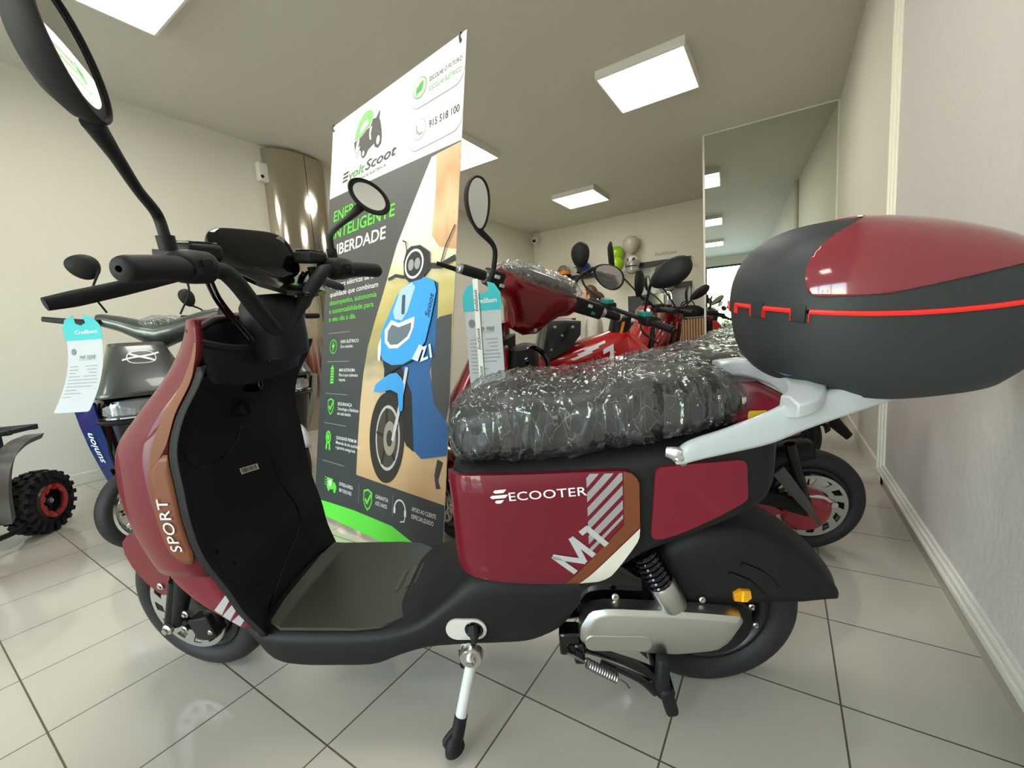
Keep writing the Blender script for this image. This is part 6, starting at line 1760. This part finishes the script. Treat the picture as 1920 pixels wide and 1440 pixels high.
# ================================================================== back of the shop
rail_m = mat('dark_rail', (44, 40, 38), .5)
for x0, x1, z0, z1, lab in ((-2.2, -1.32, 1.955, 1.982, 'dark wall rail carrying the white helmet, near the mirror'), (-1.75, -1.31, 1.535, 1.56, 'short dark wall rail below the long one, behind the silver helmet'), (-4.1, -3.0, 1.90, 1.90, 'dark wall rail carrying the silver and blue helmets')):
    r = empty('wall_rail', ((x0+x1)/2, YB, z0), label=lab, cat='rail', group='helmet rails on the back wall'); h = (x1-x0)/2
    b = MB(); b.box((-h, -.03, -.045), (h, -.002, .045)); b.build('plank', rail_m, r, bevel=.004)
    b = MB(); b.box((-h, -.16, -.055), (h, -.03, -.045)); b.build('ledge', rail_m, r)
skin_m = mat('skin', (206, 154, 126), .55)
def helmet(loc, rz, shell, label, kind):
    r = empty('helmet', loc, (0, 0, rz), label, 'helmet', 'helmets on the back wall')
    b = MB(); rings = []
    for i in range(13):
        th = radians(8+i*(124-8)/12); rr = sin(th); z = cos(th)
        rings.append([Vector((.145*rr*cos(2*pi*k/32)+.012*max(0, cos(2*pi*k/32))*max(0, -z), .122*rr*sin(2*pi*k/32), .128*z)) for k in range(32)])
    b.loft(rings, caps=(True, False)); s = b.build('shell', shell, r, angle=60)
    so = s.modifiers.new('thick', 'SOLIDIFY'); so.thickness = .02; so.offset = -1
    b = MB(); b.tube([(.150*cos(t), .122*sin(t), -.072) for t in [2*pi*k/24 for k in range(25)]], .010, 8, 1); b.build('edge_trim', M['black_soft'], r)
    if kind == 'visor':
        b = MB(); b.loft([[Vector(((.156-.02*abs(z-.02)*3)*cos(a), (.134)*sin(a), z)) for a in [radians(-78+156*k/16) for k in range(17)]] for z in (-.15, -.10, -.05, .0, .03)], closed=False); b.build('visor', M['clear'], r)
    else:
        b = MB(); b.loft([[Vector(((.160+.07*f)*cos(a), .128*sin(a)*(1-.25*f), .028-.012*f)) for a in [radians(-58+116*k/12) for k in range(13)]] for f in (0, .5, 1)], closed=False); p = b.build('peak', shell if kind != 'band' else M['orange'], r); so = p.modifiers.new('thick', 'SOLIDIFY'); so.thickness = .006
    if kind == 'band':
        b = MB(); b.loft([[Vector((.1475*f*cos(2*pi*k/32), .1245*f*sin(2*pi*k/32), z)) for k in range(32)] for z, f in ((-.065, .99), (-.04, 1.0), (-.01, 1.005), (0, 1.0))], caps=(False, False)); b.build('colour_band', M['orange'], r)
    for sg in (1, -1):
        b = MB(); b.tube([(.02, .118*sg, -.07), (.04, .09*sg, -.16), (.05, .0, -.20)], .006, 6, 4); b.build('chin_strap', M['black_soft'], r)
    return r
hw = helmet((-2.26, YB-.20, 2.0), radians(-95), mat('helmet_white', (228, 222, 220), .2, 0, .5), 'white open helmet with dark eye patches and clear visor on the long rail', 'visor')
for y, s in ((.062, 1), (-.040, -1)):
    b = MB(); b.patch([[(y-.028, .0), (y-.018, .052), (y+.006, .066), (y+.022, .03), (y+.018, -.004)]], lambda u, v, d: Vector((sqrt(max(0, 1-(u/.122)**2-((v+.01)/.128)**2))*.146+.002, u, v+.01)), .015); b.build('eye_patch', M['black_print'], hw)
b = MB(); b.patch([[(-.008, -.02), (.022, -.02), (.014, -.034), (0, -.034)]], lambda u, v, d: Vector((sqrt(max(0, 1-(u/.122)**2-((v+.01)/.128)**2))*.146+.0025, u, v+.01)), .012); b.build('nose_patch', M['black_print'], hw)
helmet((-3.62, YB-.19, 2.02), radians(-100), mat('helmet_silver', (172, 172, 170), .2, .7, .3), 'silver helmet with an orange band on the far left rail', 'band')
helmet((-3.20, YB-.19, 2.03), radians(-120), mat('helmet_blue', (34, 36, 130), .2, .2, .5), 'dark blue helmet on the far rail, right of the silver one', 'peak')
helmet((-1.68, YB-.19, 1.60), radians(-90), mat('helmet_grey', (112, 112, 110), .2, .6, .3), 'grey helmet with clear visor on the short lower rail', 'visor')
r = empty('floor_stand', (-1.66, YB-.25, 0), label='slim chrome display stand below the grey helmet, by the back wall', cat='stand')
b = MB(); b.tube([(0, 0, .02), (0, 0, 1.40)], .018, 12, 1); b.build('pole', M['chrome'], r)
b = MB(); b.lathe([(0, .02), (.16, .015), (.165, 0), (0, 0)], (0, 0, 0), (0, 0, 1), 28); b.build('base', M['chrome'], r)
b = MB(); b.tube([(-.06, 0, 1.1), (-.06, 0, 1.36), (0, 0, 1.42), (.06, 0, 1.36), (.06, 0, 1.1)], .014, 10, 5); b.build('fork', M['chrome'], r)
def balloon(loc, m, label, r_=.135):
    r = empty('balloon', loc, label=label, cat='balloon', group='balloons on the back wall')
    b = MB(); b.lathe([(.0005, -r_*1.22), (.02, -r_*1.16), (.06, -r_*1.0), (r_*.78, -r_*.62), (r_*.96, -r_*.2), (r_, .1*r_), (r_*.9, r_*.5), (r_*.6, r_*.84), (.0005, r_*1.0)], (0, 0, 0), (0, 0, 1), 32); o = b.build('skin', m, r, angle=80)
    b = MB(); b.lathe([(.004, 0), (.016, -.014), (.012, -.018), (.002, -.012)], (0, 0, -r_*1.2), (0, 0, 1), 14); b.build('knot', m, r)
lime = mat('lime_balloon', (158, 204, 34), .25, 0, .3); grey_b = mat('pale_balloon', (198, 192, 180), .3, 0, .3)
balloon((-2.565, YB-.15, 2.21), lime, 'upper lime green balloon, left of the pale balloon'); balloon((-2.49, YB-.42, 1.975), lime, 'lower lime green balloon, left of the white helmet'); balloon((-2.29, YB-.17, 2.33), grey_b, 'pale grey balloon above the white helmet', .145)
r = empty('poster', (-2.14, YB, 1.58), label='white poster sheet on the back wall below the white helmet', cat='poster'); MB().box((-.14, -.006, -.33), (.14, -.001, .33)).build('sheet', M['paper'], r)
r = empty('poster', (-1.62, YB, 1.25), label='white poster sheet on the back wall behind the chrome stand', cat='poster'); MB().box((-.30, -.006, -.25), (.30, -.001, .25)).build('sheet', M['paper'], r)
vs, fs = text_geo('EvoltScoot', .085, .0, .2); r = empty('wall_lettering', (-1.92, YB-.004, 2.08), label='small grey shop name lettering on the back wall above the long rail', cat='sign')
b = MB(); b.patch([], lambda u, v, d: Vector((u, 0, v)), 0, 0, tri=(vs, fs)); b.build('letters', M['grey_print'], r)
# counter with slatted front
wood = mat('slat_wood', (168, 128, 92), .5, noise=(8, .15)); grey_w = mat('grey_board', (110, 104, 96), .5)
ct = empty('counter', (-1.30, 6.45, 0), label='shop counter with vertical wooden slats on its front, back right', cat='counter')
b = MB(); b.box((-.75, .0, 0), (.42, .55, .93)); b.build('carcass', M['black'], ct)
b = MB(); b.box((-.80, -.03, .93), (.40, .6, .955)); b.build('worktop', grey_w, ct, bevel=.004)
for k in range(11):
    b = MB(); b.box((.02+.037*k, -.025, .0), (.048+.037*k, .0, .925)); b.build('slat', wood, ct, bevel=.003)
b = MB(); b.box((.42, -.03, 0), (.455, .03, 1.16)); b.build('end_post', grey_w, ct, bevel=.003)
mn = empty('monitor', (-1.74, 6.47, .956), label='black flat screen standing on the counter', cat='monitor')
b = MB(); b.box((-.27, .06, .07), (.27, .09, .38)); b.build('screen', M['black_gloss'], mn, bevel=.006)
b = MB(); b.box((-.03, .08, .01), (.03, .1, .1)); b.box((-.1, .03, 0), (.1, .15, .012)); b.build('stand', M['black'], mn)
bg_ = empty('bag', (-1.16, 6.6, .956), label='black bag lying on the counter by the grey end post', cat='bag')
b = MB(); b.loft([superring(0, 0, z, a, bb, 3, 28) for z, a, bb in ((0, .20, .12), (.04, .24, .14), (.10, .22, .13), (.15, .15, .09), (.165, .08, .05))]); b.build('body', M['black_soft'], bg_)
b = MB(); b.tube([(-.1, 0, .15), (-.06, 0, .22), (.06, 0, .22), (.1, 0, .15)], .008, 8, 5); b.build('handle', M['black_soft'], bg_)

# ================================================================== person seated behind the row of scooters
def skin_chain(name, verts, edges, m, parent, sub=2, root=0):
    me = bpy.data.meshes.new(name); me.from_pydata([v[:3] for v in verts], edges, [])
    me.materials.append(m); o = bpy.data.objects.new(name, me); COL.objects.link(o)
    if parent: o.parent = parent
    o.modifiers.new('skin', 'SKIN'); sk = me.skin_vertices[0].data if me.skin_vertices else None
    if sk is None:
        me.skin_vertices if True else None
    for i, v in enumerate(verts):
        me.skin_vertices[0].data[i].radius = (v[3], v[4] if len(v) > 4 else v[3]); me.skin_vertices[0].data[i].use_root = (i == root)
    s = o.modifiers.new('sub', 'SUBSURF'); s.levels = sub; s.render_levels = sub
    for p in me.polygons: p.use_smooth = True
    return o
pp = empty('person', (-1.78, 4.42, 0), (0, 0, radians(212)), 'person with tied back brown hair seated behind the scooters, facing left', 'person')
V = []; Ed_ = []
def vtx(x, y, z, r, r2=None, link=None):
    V.append((x, y, z, r, r2 or r)); i = len(V)-1
    if link is not None: Ed_.append((link, i))
    return i
pel = vtx(0, 0, .50, .13, .105); sp1 = vtx(.0, 0, .62, .115, .10, pel); sp2 = vtx(-.01, 0, .78, .125, .10, sp1); ch = vtx(0, 0, .92, .13, .10, sp2); nk0 = vtx(.0, 0, 1.03, .07, .065, ch); nk = vtx(.015, 0, 1.10, .052, .052, nk0)
hd0 = vtx(.03, 0, 1.17, .072, .076, nk); hd1 = vtx(.035, 0, 1.245, .083, .092, hd0); hd2 = vtx(.025, 0, 1.315, .066, .076, hd1)
nose = vtx(.125, 0, 1.222, .012, .012, hd1); tipn = vtx(.142, 0, 1.212, .008, .008, nose)
for s in (1, -1):
    sh = vtx(0, .16*s, .985, .058, None, ch); el = vtx(.03, .215*s, .72, .042, None, sh); wr = vtx(.25, .15*s, .62, .026, None, el); pa = vtx(.32, .13*s, .605, .030, .018, wr)
    for k, (dy, L_) in enumerate(((-.027, .075), (-.009, .088), (.009, .082), (.026, .064))):
        a = vtx(.355, .13*s+dy, .604, .0095, None, pa); b_ = vtx(.355+L_*.55, .13*s+dy*1.15, .598, .0085, None, a); vtx(.355+L_, .13*s+dy*1.2, .578, .007, None, b_)
    t0 = vtx(.305, .13*s-.030*s, .600, .011, None, pa); vtx(.335, .13*s-.055*s, .590, .009, None, t0)
    hp = vtx(.05, .095*s, .49, .085, None, pel); kn = vtx(.44, .12*s, .50, .062, None, hp); an = vtx(.42, .12*s, .10, .038, None, kn); to = vtx(.55, .12*s, .045, .034, .03, an)
body = skin_chain('body', V, Ed_, skin_m, pp)
hair_m = mat('brown_hair', (84, 56, 40), .5, noise=(60, .25))
b = MB(); rings = []
for i in range(15):
    th = pi*i/14; st_ = max(sin(th), .02)
    rings.append([Vector((.018+(.098*st_*cos(a) if cos(a) < .35 else .066*st_*min(cos(a), .62))-.012, .092*st_*sin(a), 1.262-.105*cos(th) if True else 0)) for a in [2*pi*k/28 for k in range(28)]])
b.loft(rings); b.tube([(-.075, 0, 1.26), (-.125, 0, 1.22), (-.125, 0, 1.12), (-.10, 0, 1.02)], [.035, .036, .03, .012], 12, 5); b.build('hair', hair_m, pp, angle=80)
for s in (1, -1):
    b = MB(); b.sphere((.028, .090*s, 1.222), .030, 14, 10, (.55, .35, 1)); b.build('ear', skin_m, pp)
    b = MB(); b.sphere((.112, .033*s, 1.245), .011, 12, 8); e_ = b.build('eye', mat('eye_white', (235, 232, 226), .2), pp)
    b = MB(); b.sphere((.1205, .033*s, 1.245), .005, 10, 6); b.build('iris', mat('iris_brown', (60, 40, 28), .2), e_)
b = MB(); b.tube([(.112, -.024, 1.178), (.121, 0, 1.180), (.112, .024, 1.178)], .006, 8, 4); b.build('mouth', mat('lips', (170, 96, 88), .5), pp)
SV = [(0, 0, .52, .15, .125), (0, 0, .64, .135, .118), (-.01, 0, .78, .142, .118), (0, 0, .92, .15, .118), (.0, 0, 1.02, .092, .085)]; SE = [(0, 1), (1, 2), (2, 3), (3, 4)]
for s in (1, -1):
    i = len(SV); SV += [(0, .165*s, .985, .072, .072), (.03, .22*s, .73, .056, .056), (.16, .18*s, .665, .044, .044)]; SE += [(3, i), (i, i+1), (i+1, i+2)]
skin_chain('shirt', SV, SE, mat('pale_shirt', (196, 194, 184), .7, noise=(40, .2)), pp)
TV = [(0, 0, .50, .15, .12)]; TE = []
for s in (1, -1):
    i = len(TV); TV += [(.06, .097*s, .49, .10, .10), (.44, .12*s, .50, .078, .078), (.42, .12*s, .13, .056, .056)]; TE += [(0, i), (i, i+1), (i+1, i+2)]
skin_chain('trousers', TV, TE, mat('dark_jeans', (44, 50, 66), .8), pp)
for s in (1, -1):
    b = MB(); b.loft([secring(x, 0, zt, w, 3, 20) for x, zt, w in ((.36, .08, .035), (.40, .12, .046), (.48, .10, .05), (.57, .065, .05), (.62, .04, .03))], caps=(True, True)); o = b.build('shoe', M['black_soft'], pp); o.location = (0, .12*s, 0)
stl = empty('stool', (-1.78, 4.42, 0), label='round black stool under the seated person', cat='stool')
b = MB(); b.lathe([(0, .385), (.17, .385), (.185, .37), (.185, .345), (.16, .33), (0, .33)], (0, 0, 0), (0, 0, 1), 32); b.build('seat', M['seat'], stl)
b = MB(); b.tube([(0, 0, .03), (0, 0, .34)], .022, 12, 1); b.build('column', M['chrome'], stl)
b = MB(); b.lathe([(0, .03), (.05, .03), (.2, .012), (.2, 0), (0, 0)], (0, 0, 0), (0, 0, 1), 32); b.build('base', M['chrome'], stl)

# ================================================================== things the wall mirror shows: vehicles and greenery by the shopfront
for loc, rz, lab in (((-1.75, -3.75, 0), 75, 'bright red scooter by the shopfront, seen in the wall mirror, left'), ((-.95, -4.1, 0), 100, 'bright red scooter by the shopfront, seen in the wall mirror, right')):
    src = [o for o in COL.objects if o.get('label', '').startswith('bright red scooter with black bars')][0]
    c = copy_tree(src); c.matrix_world = bike_matrix(loc, radians(rz), .08); c['label'] = lab
leaf_m = mat('leaf_green', (86, 132, 46), .45, noise=(6, .35))
def shrub(loc, h, label, seed):
    rnd = random.Random(seed); r = empty('shrub', loc, label=label, cat='shrub', group='shrubs outside the shopfront')
    b = MB()
    for _ in range(420):
        th, u = rnd.uniform(0, 2*pi), rnd.uniform(-1, 1); q = rnd.uniform(.55, 1)**.5
        c = Vector((cos(th)*sqrt(1-u*u)*.42*q, sin(th)*sqrt(1-u*u)*.36*q, h*.55+u*h*.45*q)); d = Vector((rnd.uniform(-1, 1), rnd.uniform(-1, 1), rnd.uniform(-.2, 1))).normalized(); e_ = d.orthogonal().normalized()
        b.add([c-d*.06, c+e_*.026, c+d*.06, c-e_*.026], [(0, 1, 2, 3)])
    b.build('foliage', leaf_m, r, smooth=False)
    b = MB(); b.tube([(0, 0, 0), (.01, 0, h*.6)], .02, 8, 1); b.build('stem', wood, r)
shrub((-1.35, -6.6, -.02), 1.25, 'green shrub on the pavement, straight outside the glazing', 3); shrub((-.35, -6.9, -.02), 1.0, 'green shrub on the pavement, nearer the right end of the glazing', 4); shrub((-2.4, -6.8, -.02), 1.1, 'green shrub on the pavement, outside the middle pane', 5)
